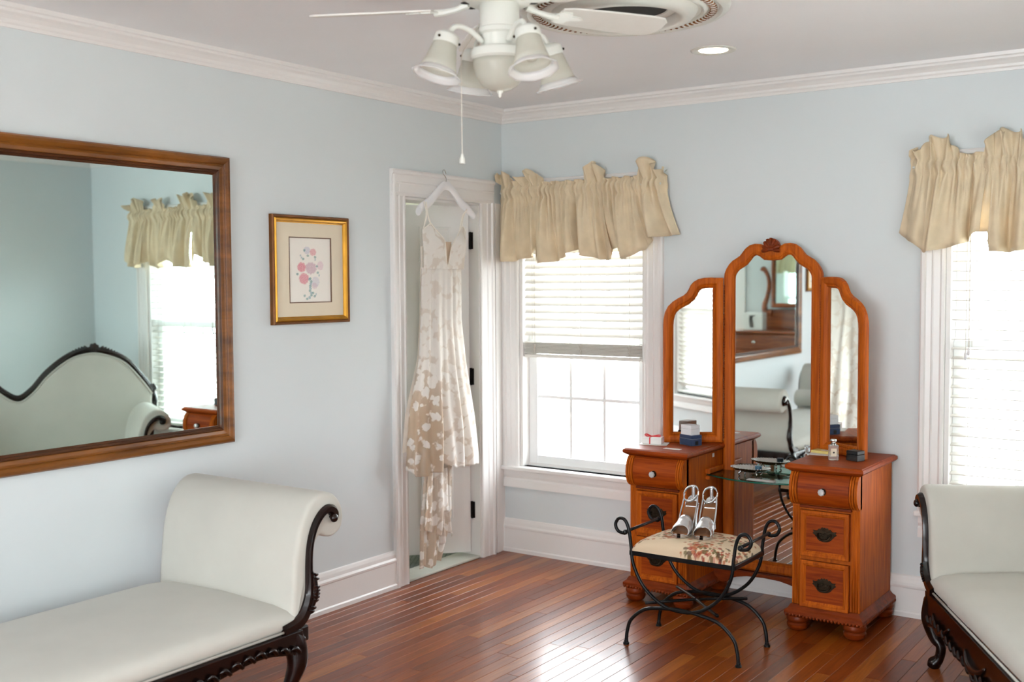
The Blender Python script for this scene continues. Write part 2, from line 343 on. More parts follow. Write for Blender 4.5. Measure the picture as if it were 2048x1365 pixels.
# lace
def lace(name, base, gap, alpha, scale=26, thr=0.5, soft=0.10):
    m, n, b = nt(name); L = n.links.new
    tc = n.nodes.new('ShaderNodeTexCoord'); nz = n.nodes.new('ShaderNodeTexNoise'); nz.inputs['Scale'].default_value = 14; nz.inputs['Detail'].default_value = 2
    L(tc.outputs['Object'], nz.inputs['Vector'])
    vm = n.nodes.new('ShaderNodeVectorMath'); vm.operation = 'MULTIPLY_ADD'; L(nz.outputs['Color'], vm.inputs[0]); vm.inputs[1].default_value = (0.05, 0.05, 0.05); L(tc.outputs['Object'], vm.inputs[2])
    vo = n.nodes.new('ShaderNodeTexVoronoi'); vo.inputs['Scale'].default_value = scale; vo.feature = 'F1'; L(vm.outputs[0], vo.inputs['Vector'])
    v2 = n.nodes.new('ShaderNodeTexVoronoi'); v2.inputs['Scale'].default_value = scale * 2.6; L(vm.outputs[0], v2.inputs['Vector'])
    ma = n.nodes.new('ShaderNodeMath'); ma.operation = 'MULTIPLY_ADD'; ma.inputs[1].default_value = 0.35; L(v2.outputs['Distance'], ma.inputs[0]); L(vo.outputs['Distance'], ma.inputs[2])
    at = n.nodes.new('ShaderNodeAttribute'); at.attribute_name = 'sheer'
    ms = n.nodes.new('ShaderNodeMath'); ms.operation = 'MULTIPLY_ADD'; ms.inputs[1].default_value = -0.24; ms.inputs[2].default_value = 0.79; L(at.outputs['Fac'], ms.inputs[0])
    sub = n.nodes.new('ShaderNodeMath'); sub.operation = 'SUBTRACT'; L(ma.outputs[0], sub.inputs[0]); L(ms.outputs[0], sub.inputs[1])
    rp = n.nodes.new('ShaderNodeMapRange'); rp.inputs['From Min'].default_value = -0.02; rp.inputs['From Max'].default_value = 0.08; L(sub.outputs[0], rp.inputs['Value'])
    mc = n.nodes.new('ShaderNodeMixRGB'); mc.inputs[1].default_value = base; mc.inputs[2].default_value = gap; gq = n.nodes.new('ShaderNodeMath'); gq.operation = 'MULTIPLY_ADD'; gq.use_clamp = True; gq.inputs[1].default_value = 0.78; gq.inputs[2].default_value = 0.22; L(at.outputs['Fac'], gq.inputs[0]); gr = n.nodes.new('ShaderNodeMath'); gr.operation = 'MULTIPLY'; L(gq.outputs[0], gr.inputs[0]); L(rp.outputs[0], gr.inputs[1]); L(gr.outputs[0], mc.inputs[0]); L(mc.outputs[0], b.inputs['Base Color'])
    bp = n.nodes.new('ShaderNodeBump'); bp.inputs['Strength'].default_value = 0.5; bp.inputs['Distance'].default_value = 0.003; bp.invert = True; L(ma.outputs[0], bp.inputs['Height']); L(bp.outputs[0], b.inputs['Normal'])
    setp(b, Roughness=0.8)
    tr = n.nodes.new('ShaderNodeBsdfTransparent'); ml = n.nodes.new('ShaderNodeMath'); ml.operation = 'MULTIPLY'; L(rp.outputs[0], ml.inputs[0])
    m3 = n.nodes.new('ShaderNodeMath'); m3.operation = 'MULTIPLY'; m3.inputs[1].default_value = alpha; L(at.outputs['Fac'], m3.inputs[0]); L(m3.outputs[0], ml.inputs[1])
    tl = n.nodes.new('ShaderNodeBsdfTranslucent'); tl.inputs[0].default_value = base; x0 = n.nodes.new('ShaderNodeMixShader'); x0.inputs[0].default_value = 0.25; L(b.outputs[0], x0.inputs[1]); L(tl.outputs[0], x0.inputs[2])
    x = n.nodes.new('ShaderNodeMixShader'); L(ml.outputs[0], x.inputs[0]); L(x0.outputs[0], x.inputs[1]); L(tr.outputs[0], x.inputs[2]); L(x.outputs[0], n.nodes['Material Output'].inputs[0])
    return m
M['lace'] = lace('ivory_lace', srgb(240, 236, 230), srgb(206, 178, 148), 0.5, scale=17)
M['tulle'] = mat('nude_tulle', srgb(206, 184, 160), 0.85)
M['satin'] = mat('ivory_satin', srgb(244, 238, 228), 0.5)

# ------------------------------------------------------------------ room shell
T = 0.14
OPW, OPZ0, OPZ1 = 0.39, 0.485, 1.935          # window opening half width, sill, head
def wall(name, wall_, along0, along1, holes, extra=None):
    """a wall slab of boxes round its openings; holes: (a0, a1, z0, z1)"""
    bm = B(); hs = sorted(holes); a = along0
    def bx(a0, a1, z0, z1):
        if a1 - a0 < 1e-4 or z1 - z0 < 1e-4: return
        if wall_ == 'back': box(bm, a0, a1, 0, T, z0, z1)
        if wall_ == 'left': box(bm, -T, 0, a0, a1, z0, z1)
        if wall_ == 'right': box(bm, RX, RX + T, a0, a1, z0, z1)
        if wall_ == 'front': box(bm, a0, a1, RY - T, RY, z0, z1)
    for h in hs:
        bx(a, h[0], 0, RH); bx(h[0], h[1], 0, h[2]); bx(h[0], h[1], h[3], RH); a = h[1]
    bx(a, along1, 0, RH)
    return tag(obj(name, bm, M['wall']), kind='structure')
DY0, DY1, DZ = -0.832, -0.216, 1.925
wall('wall_left', 'left', RY - T, T, [(DY0, DY1, 0, DZ)])
def holes(wl): return [(c - OPW, c + OPW, OPZ0, OPZ1) for a, c in WIN if a == wl]
wall('wall_back', 'back', 0, RX + T, holes('back')); wall('wall_right', 'right', RY - T, 0, holes('right')); wall('wall_front', 'front', 0, RX, [(1.30, 3.40, 0.02, 2.16)])
bm = B(); box(bm, -1.3, RX + T, RY - T, T, RH, RH + 0.1); tag(obj('ceiling', bm, M['ceil']), kind='structure')
bm = B(); box(bm, -T, RX + T, RY - T, T, -0.12, -0.012); FLOOR = tag(obj('floor', bm, M['void']), kind='structure')
# strip boards running towards the window wall
BW = 0.0573; boards = []
x = 0.0; rnd = random.Random(3)
while x < RX - 1e-3:
    x1 = min(x + BW, RX); y = RY - rnd.uniform(0, 0.8)
    while y < 0:
        L = rnd.uniform(0.45, 1.5); y1 = min(0.0, y + L)
        if 0 - y1 < 0.15: y1 = 0.0
        if y1 > RY: boards.append((x, x1, max(y, RY), y1))
        y = y1 + 1e-9
        if y >= -1e-6: break
    x = x1
def in_view(b):
    best = 1e9; lo = False
    for px in (b[0], b[1]):
        for py in (b[2], (b[2] + b[3]) / 2, b[3]):
            d = Vector((px, py, 0)) - CAM; z = d.dot(V_)
            if z < 0.3: continue
            u = abs(d.dot(R_) / z); v = d.dot(U_) / z
            if u < 0.475 and -0.32 < v: lo = True
            best = min(best, z)
    return lo, best
def board_bm(bm, b, dz):
    g = 0.0003; e = 0.0010
    x0, x1, y0, y1 = b[0] + g, b[1] - g, b[2] + g, b[3] - g
    lv = [[bm.verts.new((X, Y, z)) for X, Y in ((x0 + i, y0 + i), (x1 - i, y0 + i), (x1 - i, y1 - i), (x0 + i, y1 - i))] for i, z in ((0, -0.012), (0, dz - e), (e, dz))]
    for a, c in zip(lv, lv[1:]):
        for k in range(4): bm.faces.new((a[k], a[(k + 1) % 4], c[(k + 1) % 4], c[k]))
    bm.faces.new(lv[2])
vis = sorted((in_view(b)[1], i) for i, b in enumerate(boards) if in_view(b)[0])
pick = set(i for _, i in vis[:300]); rest = B()
for i, b in enumerate(boards):
    dz = rnd.uniform(-0.0003, 0.0)
    if i in pick:
        bm = B(); board_bm(bm, b, dz); obj('floor_board', bm, M['floor'], FLOOR)
    else: board_bm(rest, b, dz)
obj('outer_floor_boards', rest, M['floor'], FLOOR, kind='stuff')
# crown mouldings
CR = [(0, 0), (0.010, 0.0), (0.012, 0.010), (0.018, 0.016), (0.020, 0.026), (0.032, 0.038), (0.046, 0.046), (0.048, 0.054), (0.058, 0.058), (0.060, 0.072), (0, 0.072)]
def wallfn(wl, z0):
    return {'left': lambda a, p, q: (p, a, z0 + q), 'back': lambda a, p, q: (a, -p, z0 + q), 'right': lambda a, p, q: (RX - p, a, z0 + q), 'front': lambda a, p, q: (a, RY + p, z0 + q)}[wl]
rngs = {'left': (RY, 0), 'back': (0, RX), 'right': (RY, 0), 'front': (0, RX)}
for k, wl in enumerate(('left', 'back', 'right', 'front')):
    bm = B(); extrude_profile(bm, CR, wallfn(wl, RH - 0.072), *rngs[wl]); tag(obj('trim_%d' % (k + 1), bm, M['trim']), kind='structure')
BB = [(0, 0), (0.022, 0), (0.022, 0.018), (0.016, 0.024), (0.016, 0.128), (0.019, 0.134), (0.020, 0.142), (0.014, 0.152), (0.012, 0.168), (0.007, 0.182), (0, 0.186)]
def baseboard(name, wl, a0, a1):
    bm = B(); extrude_profile(bm, BB, wallfn(wl, 0), a0, a1); tag(obj(name, bm, M['trim']), kind='structure')
baseboard('baseboard_left', 'left', RY, -0.932)
for wl in ('back', 'right', 'front'): baseboard('baseboard_' + wl, wl, *rngs[wl])

# ------------------------------------------------------------------ windows
def tmat(bm, m):
    bmesh.ops.transform(bm, matrix=m, verts=bm.verts); return bm
CASP = lambda w: [(0, 0), (0, 0.020), (0.008, 0.026), (0.020, 0.026), (0.026, 0.018), (w * 0.45, 0.016), (w * 0.5, 0.020), (w * 0.55, 0.016), (w - 0.022, 0.014), (w - 0.014, 0.018), (w - 0.004, 0.016), (w, 0.012), (w, 0)]
def make_window(idx, wl, c):
    W = wmat(wl, c); root = structE('window_%d' % idx)
    def P(name, bm, m, par=root, **k): return obj(name, tmat(bm, W), M[m], par, **k)
    ow, z0, z1 = OPW, OPZ0, OPZ1
    for s in (-1, 1):
        bm = B(); extrude_profile(bm, CASP(0.104), lambda a, p, q: (s * (ow + 0.104 - p), -q, a), z0, z1 + 0.02); P('side_casing', bm, 'trim')
    bm = B(); extrude_profile(bm, CASP(0.12), lambda a, p, q: (a, -q, z1 + 0.12 - p), -ow - 0.104, ow + 0.104); P('head_casing', bm, 'trim')
    bm = B(); box(bm, -ow - 0.115, ow + 0.115, -0.045, 0.05, z0 - 0.024, z0); P('sill', bm, 'trim', bevel=0.006)
    bm = B(); extrude_profile(bm, [(0, 0), (0, 0.018), (0.03, 0.018), (0.045, 0.012), (0.055, 0.02), (0.095, 0.022), (0.1, 0)], lambda a, p, q: (a, -q, z0 - 0.024 - p), -ow - 0.1, ow + 0.1); P('apron', bm, 'trim')
    bm = B()
    for s in (-1, 1): box(bm, s * ow - (0.02 if s > 0 else 0), s * ow + (0.02 if s < 0 else 0), 0, T, z0, z1)
    box(bm, -ow, ow, 0, T, z1 - 0.02, z1); box(bm, -ow, ow, 0.05, T + 0.02, z0 - 0.03, z0 + 0.012); P('jamb', bm, 'trim', bevel=0.002)
    for name, y0, y1, a, b, gx in (('lower_sash', 0.062, 0.094, z0 + 0.012, 1.237, 0.315), ('upper_sash', 0.096, 0.126, 1.195, z1 - 0.02, 0.315)):
        bt = 0.046 if a < 1 else 0.042
        bm = B(); X = ow - 0.02
        zb, zt = a + bt, b - 0.042
        box(bm, -X, -gx, y0, y1, a, b); box(bm, gx, X, y0, y1, a, b); box(bm, -gx, gx, y0, y1, a, zb); box(bm, -gx, gx, y0, y1, zt, b)
        sash = P(name, bm, 'vinyl', bevel=0.003)
        ym = (y0 + y1) / 2; pw = 2 * gx / 3
        for i in (1, 2):
            bm = B(); box(bm, -gx + pw * i - 0.009, -gx + pw * i + 0.009, ym - 0.006, ym + 0.006, zb, zt); P('muntin', bm, 'vinyl', sash, bevel=0.002)
        zm = (zb + zt) / 2; bm = B(); box(bm, -gx, gx, ym - 0.0065, ym + 0.0065, zm - 0.009, zm + 0.009); P('muntin', bm, 'vinyl', sash, bevel=0.002)
        for i in range(3):
            for q0, q1 in ((zb, zm), (zm, zt)):
                bm = B(); box(bm, -gx + pw * i + 0.009, -gx + pw * (i + 1) - 0.009, ym - 0.001, ym + 0.001, q0 + 0.009, q1 - 0.009); P('pane', bm, 'pane', sash)
    return root
for i, (wl, c) in enumerate(WIN): make_window(i + 1, wl, c)
# unseen glazed doors behind the camera, added to bring in more daylight
G2 = structE('added_daylight_doors', (2.35, RY, 0))
bm = B()
for a0, a1, b0, b1 in ((1.19, 1.30, 0, 2.27), (3.40, 3.51, 0, 2.27), (1.30, 3.40, 2.16, 2.27)): box(bm, a0, a1, RY + 0.001, RY + 0.022, b0, b1)
obj('door_casing', bm, M['trim'], G2, bevel=0.003)
for k in range(3):
    x0 = 1.30 + k * 0.70; yf = RY - 0.09; bm = B()
    for a0, a1, b0, b1 in ((x0, x0 + 0.07, 0.02, 2.16), (x0 + 0.63, x0 + 0.70, 0.02, 2.16), (x0 + 0.07, x0 + 0.63, 0.02, 0.20), (x0 + 0.07, x0 + 0.63, 2.08, 2.16)): box(bm, a0, a1, yf, yf + 0.04, b0, b1)
    lf = obj('glazed_leaf', bm, M['trim'], G2, bevel=0.002)
    bm = B(); box(bm, x0 + 0.34, x0 + 0.36, yf + 0.01, yf + 0.03, 0.20, 2.08); obj('glazing_bar', bm, M['trim'], lf)
    for j in (1, 2, 3): bm = B(); z = 0.20 + 0.47 * j; box(bm, x0 + 0.07, x0 + 0.63, yf + 0.01, yf + 0.03, z - 0.01, z + 0.01); obj('glazing_bar', bm, M['trim'], lf)
    for i in range(2):
        for j in range(4): bm = B(); box(bm, x0 + 0.07 + 0.29 * i, x0 + 0.34 + 0.29 * i, yf + 0.018, yf + 0.021, 0.21 + 0.47 * j, 0.66 + 0.47 * j); obj('pane', bm, M['pane'], lf)
def make_blind(wl, c, bottom, tilt, label, group, spacing=0.042, stack=0):
    W = wmat(wl, c); hw = 0.366; top = OPZ1 - 0.03
    t = thing('window_blind', label, 'blind', tuple(W @ Vector((0, 0.03, bottom))), group=group)
    def P(name, bm, m, par=t, **k): return obj(name, tmat(bm, W), M[m], par, **k)
    bm = B(); box(bm, -hw, hw, 0.006, 0.056, top - 0.045, top); P('head_rail', bm, 'slat', bevel=0.003)
    def slatbm(z, ti):
        bm = B(); n = 4
        pr = [( -0.024 + 0.048 * i / n, 0.0025 * math.cos((i / n - 0.5) * PI)) for i in range(n + 1)]
        pr = pr + [(p, q - 0.0032) for p, q in reversed(pr)]
        ct, st = math.cos(ti), math.sin(ti)
        extrude_profile(bm, [(p * ct - q * st, p * st + q * ct) for p, q in pr], lambda a, p, q: (a, 0.031 + p, z + q), -hw, hw); return bm
    z = top - 0.07; first = None; base = bottom + 0.022 + stack * 0.0072
    zs = []
    while z > base + 0.02: zs.append(z); z -= spacing
    src = None
    for k, z in enumerate(zs):
        if src is None: src = P('slat', slatbm(z, tilt), 'slat', smooth='auto'); zz = z
        else: dup_child(src, t, loc=(0, 0, z - zz))
    s2 = None
    for k in range(stack):
        z = bottom + 0.026 + k * 0.0072
        if s2 is None: s2 = P('slat', slatbm(z, 0.0), 'slat', smooth='auto')
        else: dup_child(s2, t, loc=(rnd.uniform(-0.002, 0.002), 0, k * 0.0072))
    bm = B(); box(bm, -hw, hw, 0.008, 0.054, bottom, bottom + 0.018); P('bottom_rail', bm, 'slat', bevel=0.004)
    for x in (-hw * 0.8, 0.0, hw * 0.8):
        bm = B()
        for y in (0.005, 0.057): tube(bm, [(x, y, bottom + 0.015), (x, y, top - 0.04)], 0.0011, 5)
        if stack:
            for sgn in (-1, 1): tube(bm, [(x + sgn * 0.008, 0.003, bottom + 0.02), (x - sgn * 0.006, 0.000, bottom + 0.045), (x + sgn * 0.01, 0.002, bottom + 0.075)], 0.0016, 5)
        P('ladder_cord', bm, 'cord')
    bm = B(); xo = -hw + 0.06
    tube(bm, [(xo, 0.0, top - 0.05), (xo, 0.0, 1.19)], 0.0011, 5); tube(bm, [(xo + 0.012, 0.0, top - 0.05), (xo + 0.012, 0.0, 1.21)], 0.0011, 5); P('pull_cord', bm, 'cord')
    if not stack:
        for k, zt in ((0, 1.19), (1, 1.21)):
            bm = B(); lathe(bm, [(0.002, 0), (0.006, -0.012), (0.007, -0.03), (0.003, -0.036)], (0, 0, 0), 10); tmat(bm, Matrix.Translation((xo + k * 0.012, 0.0, zt))); P('cord_tassel', bm, 'plastic', smooth=True)
    return t
make_blind('back', WIN[0][1], 1.088, 0.80, 'white slatted blind raised halfway in the window beside the closet door', None, 0.0405, stack=9)
make_blind('back', WIN[1][1], 0.50, 0.12, 'white slatted blind lowered in the window behind the angled settee', None)
make_blind('right', WIN[2][1], 0.50, -0.55, 'white slatted blind on the side wall, seen in the left vanity wing mirror', None)
make_blind('right', WIN[4][1], 0.50, -0.85, 'white slatted blind on the side wall, third from the settee corner', None)
make_blind('right', WIN[3][1], 0.50, -0.85, 'white slatted blind on the side wall, second from the settee corner', None)

# valances --------------------------------------------------------
def valance(wl, c, label, x0t, x1t, x0b, x1b, bottoms, puffs, seed, panels):
    W = wmat(wl, c)
    t = thing('curtain_valance', label, 'valance', tuple(W @ Vector((0, -0.05, 1.99))), group=None)
    r = random.Random(seed)
    ph = [r.uniform(0, 6.28) for _ in range(12)]
    zr0, zr1 = 1.952, 2.015      # rod pocket
    pan = B()
    def folds(s, k): return math.sin(s * 2 * PI * k + ph[k % 12])
    def ztop(u):
        z = 2.030 + 0.004 * math.sin(u * 90 + ph[1])
        for pu, ph_, pw in puffs: z += (1.12 + 0.16 * math.sin(u * 140 + ph[3])) * ph_ * max(0, 1 - ((u - pu) / pw) ** 2) ** 0.6 if abs(u - pu) < pw else 0
        return z
    def puffd(u): return sum((max(0, 1 - ((u - pu) / pw) ** 2)) for pu, ph_, pw in puffs if abs(u - pu) < pw)
    segs = panels; vs = [0, .02, .05, .09, .13, .18, .22, .26, .30, .34, .40, .46, .52, .58, .64, .70, .76, .82, .88, .94, 1.0]
    nU = 420
    for (u0, u1, yo) in segs:
        n = int(nU * (u1 - u0)); n = max(n, 12)
        def fn(a, b):
            u = u0 + (u1 - u0) * a; v = vs[round(b * 20)]
            zt = ztop(u); zb = interp(bottoms, u)
            g = math.sin(u * 170 + 4 * math.sin(u * 19 + ph[0])) * 0.75 + math.sin(u * 290 + ph[5] + 2 * math.sin(u * 31)) * 0.45     # gathers
            big = math.sin(u * 40 + 1.5 * math.sin(u * 13 + ph[2]) + ph[3]) * 0.62 + 0.38 * math.sin(u * 83 + ph[4])
            if v <= 0.18:      # heading ruffle
                f = 1 - v / 0.18; z = zr1 + (zt - zr1) * f
                y = -0.062 + g * (0.006 + 0.010 * f) - 0.02 * f * puffd(u) + 0.030 * f * math.sin(u * 120 + ph[6]) * puffd(u)
                xo = 0.018 * f * math.sin(u * 95 + ph[7]) * (0.2 + puffd(u))
            elif v <= 0.34:    # pocket over the rod
                f = (v - 0.18) / 0.16; z = zr1 + (zr0 - zr1) * f; y = -0.066 - 0.014 * math.sin(f * PI) + g * 0.012 * (0.6 + 0.4 * math.sin(f * PI)); xo = 0.004 * math.sin(u * 200 + f * 4)
            else:
                f = (v - 0.34) / 0.66; z = zr0 + (zb - zr0) * f
                y = -0.064 + g * 0.013 * (1 - f) ** 1.5 - 0.016 * math.sin(f * PI * 0.9) + big * (0.010 + 0.046 * f ** 0.8) + yo * f + 0.007 * f * math.sin(u * 118 + v * 7 + ph[9]); xo = 0.012 * f * math.sin(u * 50 + ph[8])
            xt = x0t + (x1t - x0t) * u; xb = x0b + (x1b - x0b) * u; q = max(0, (v - 0.34) / 0.66) ** 1.3
            e = min(u, 1 - u) / 0.035
            if e < 1: y = y * e + (-0.012) * (1 - e) if v > .12 else y
            return W @ Vector((xt * (1 - q) + xb * q + xo - c_, min(y, -0.029), z))
        c_ = c
        grid(pan, n, 20, fn)
    obj('gathered_panel', pan, M['linen'], t, smooth=True, solid=0.003)
    bm = B(); tube(bm, [(x0t + 0.02, -0.062, 1.985), (x1t - 0.02, -0.062, 1.985)], 0.006, 8)
    if wl == 'back': bm2 = tmat(bm, Matrix.Identity(4)); obj('curtain_rod', bm2, M['white'], t, smooth='auto')
    else: bm.free()
    # hem band
    hb = B()
    for (u0, u1, yo) in segs:
        n = max(12, int(160 * (u1 - u0)))
    hb.free()
    return t
pu1 = [(0.04, 0.058, 0.06), (0.17, 0.03, 0.07), (0.245, 0.045, 0.05), (0.60, 0.068, 0.065), (0.90, 0.072, 0.05), (0.975, 0.03, 0.03)]
bt1 = [(0, 1.712), (0.018, 1.70), (0.022, 1.612), (0.10, 1.612), (0.215, 1.640), (0.26, 1.695), (0.272, 1.598), (0.34, 1.608), (0.42, 1.64), (0.47, 1.672), (0.52, 1.64), (0.60, 1.612), (0.645, 1.612), (0.66, 1.665), (0.69, 1.672), (0.705, 1.615), (0.77, 1.622), (0.83, 1.66), (0.85, 1.70), (0.88, 1.715), (1, 1.732)]
valance('back', WIN[0][1], 'beige linen valance gathered over the window beside the closet door', 0.015, 1.03, 0.012, 1.105, bt1, pu1, 2, [(0, 0.022, 0.0), (0.018, 0.275, -0.012), (0.25, 0.49, 0.0), (0.455, 0.665, -0.006), (0.62, 0.75, 0.014), (0.70, 0.86, -0.01), (0.84, 1.0, -0.02)])
pu2 = [(0.02, 0.035, 0.03), (0.12, 0.072, 0.075), (0.37, 0.078, 0.085), (0.66, 0.06, 0.06), (0.88, 0.07, 0.06), (0.98, 0.03, 0.03)]
bt2 = [(0, 1.708), (0.06, 1.66), (0.09, 1.617), (0.16, 1.628), (0.25, 1.665), (0.29, 1.70), (0.315, 1.70), (0.325, 1.617), (0.40, 1.612), (0.50, 1.63), (0.56, 1.67), (0.60, 1.62), (0.70, 1.61), (0.78, 1.66), (0.82, 1.615), (0.92, 1.63), (1, 1.71)]
valance('back', WIN[1][1], 'beige linen valance gathered over the window behind the angled settee', 2.205, 3.275, 2.165, 3.32, bt2, pu2, 9, [(0, 0.095, -0.01), (0.085, 0.3, -0.02), (0.295, 0.325, 0.012), (0.32, 0.56, -0.02), (0.55, 0.8, 0.0), (0.79, 1.0, -0.015)])

# ------------------------------------------------------------------ closet door
D = structE('door_1')
for s, y0, y1 in ((0, -0.935, DY0), (1, DY1, -0.10)):
    bm = B(); wdt = y1 - y0
    if s == 0: extrude_profile(bm, CASP(wdt), lambda a, p, q: (q, y0 + p, a), 0, 2.049)
    else: extrude_profile(bm, CASP(wdt), lambda a, p, q: (q, y1 - p, a), 0, 1.93)
    obj('side_casing', bm, M['trim'], D)
bm = B(); box(bm, 0, 0.012, -0.10, -0.001, 0, 1.93); box(bm, 0.012, 0.018, -0.085, -0.05, 0, 1.93); obj('corner_filler', bm, M['trim'], D, bevel=0.002)
bm = B(); extrude_profile(bm, CASP(0.128), lambda a, p, q: (q + 0.003, a, 2.052 - p), -0.938, -0.10); obj('head_casing', bm, M['trim'], D)
bm = B(); box(bm, -T - 0.004, 0.003, DY1 - 0.006, DY1 + 0.012, 0.001, DZ - 0.003); box(bm, -T - 0.004, 0.003, DY0 - 0.012, DY0 + 0.006, 0.001, DZ - 0.003); box(bm, -T - 0.004, 0.003, DY0, DY1, DZ - 0.014, DZ - 0.002); obj('jamb', bm, M['trim'], D)
HX, HY, DA = -0.062, DY1 - 0.014, math.radians(228)
LM = Matrix.Translation((HX, HY, 0.03)) @ Matrix.Rotation(DA, 4, 'Z')     # local x along the leaf, y thickness
bm = B(); box(bm, 0, 0.605, -0.017, 0.017, 0, 1.885, LM); leaf = obj('door_leaf', bm, M['trim'], D, bevel=0.002)
for xa in (0.095, 0.345):
    for za, zb in ((0.19, 0.70), (0.83, 1.48), (1.58, 1.77)):
        bm = B(); xb = xa + 0.175
        for s in (-1, 1):
            fn = lambda a, b, h: LM @ Vector((a, s * (0.017 + h), b))
            ring(bm, [(xa, za), (xb, za), (xb, zb), (xa, zb)], [(0, -0.002), (0.004, 0.006), (0.012, 0.005), (0.02, 0.0012), (0.03, 0.0012), (0.045, 0.004), (0.045, -0.002)], fn)
            prism(bm, [(xa + 0.045, za + 0.045), (xb - 0.045, za + 0.045), (xb - 0.045, zb - 0.045), (xa + 0.045, zb - 0.045)], fn, -0.002, 0.004)
        obj('raised_panel', bm, M['trim'], leaf)
for z in (0.26, 0.99, 1.725):
    bm = B(); box(bm, -0.062, -0.034, DY1 - 0.010, DY1 - 0.004, z - 0.045, z + 0.045); tube(bm, [(-0.048, DY1 - 0.013, z - 0.047), (-0.048, DY1 - 0.013, z + 0.047)], 0.006, 8); obj('hinge', bm, M['hinge'], D)
bm = B(); box(bm, -T - 0.005, 0.0, DY0, DY1, 0.0, 0.012); tag(obj('threshold', bm, M['marble'], D, bevel=0.003))
bm = B(); box(bm, -1.3, -1.2, -1.3, 0.4, 0, RH); box(bm, -1.2, -T, -1.35, -1.25, 0, RH); box(bm, -1.2, -T, 0.3, 0.4, 0, RH); tag(obj('wall_closet', bm, M['closet']), kind='structure')
bm = B(); box(bm, -1.3, -T, -1.3, 0.4, -0.12, 0.0); cf = tag(obj('floor_closet', bm, M['rug']), kind='structure')
bm = B(); s = 0.026; j = 0
yy = -1.0
while yy < -0.1:
    xx = -0.62 + (s / 2 if j % 2 else 0)
    while xx < -T - 0.02:
        prism(bm, [(xx + 0.0125 * math.cos(k * PI / 3 + PI / 6), yy + 0.0125 * math.sin(k * PI / 3 + PI / 6)) for k in range(6)], lambda a, b, h: (a, b, h), 0, 0.003); xx += s
    yy += s * 0.866; j += 1
obj('mosaic_tiles', bm, M['tile'], cf, kind='stuff')
tag(obj('closet_ceiling_light_rough', B(), M['white']), None) if False else None

# ------------------------------------------------------------------ wall mirror and pictures
def rect_frame(root, name, y0, y1, z0, z1, prof, mats, split=None):
    pass
MY0, MY1, MZ0, MZ1 = -4.72, -1.943, 0.85, 2.012
t = thing('wall_mirror', 'very wide wall mirror in a brown wooden frame above the bench', 'mirror', (0, (MY0 + MY1) / 2, (MZ0 + MZ1) / 2))
fn = lambda a, b, h: (h, a, b)
bm = B(); ring(bm, [(MY0, MZ0), (MY1, MZ0), (MY1, MZ1), (MY0, MZ1)], [(0, 0.0), (0, 0.026), (0.006, 0.034), (0.016, 0.036), (0.026, 0.030), (0.030, 0.026), (0.034, 0.030), (0.040, 0.026), (0.052, 0.024), (0.056, 0.020), (0.056, 0)], fn); fr_ = obj('frame', bm, M['frame'], t)
bm = B(); ring(bm, offset_poly([(MY0, MZ0), (MY1, MZ0), (MY1, MZ1), (MY0, MZ1)], 0.054), [(0, 0), (0, 0.022), (0.004, 0.026), (0.010, 0.022), (0.012, 0.014), (0.020, 0.010), (0.020, 0)], fn); obj('inner_moulding', bm, M['frame_dk'], fr_)
bm = B(); box(bm, 0.002, 0.009, MY0 + 0.06, MY1 - 0.06, MZ0 + 0.06, MZ1 - 0.06); obj('mirror_glass', bm, M['mirror'], t)

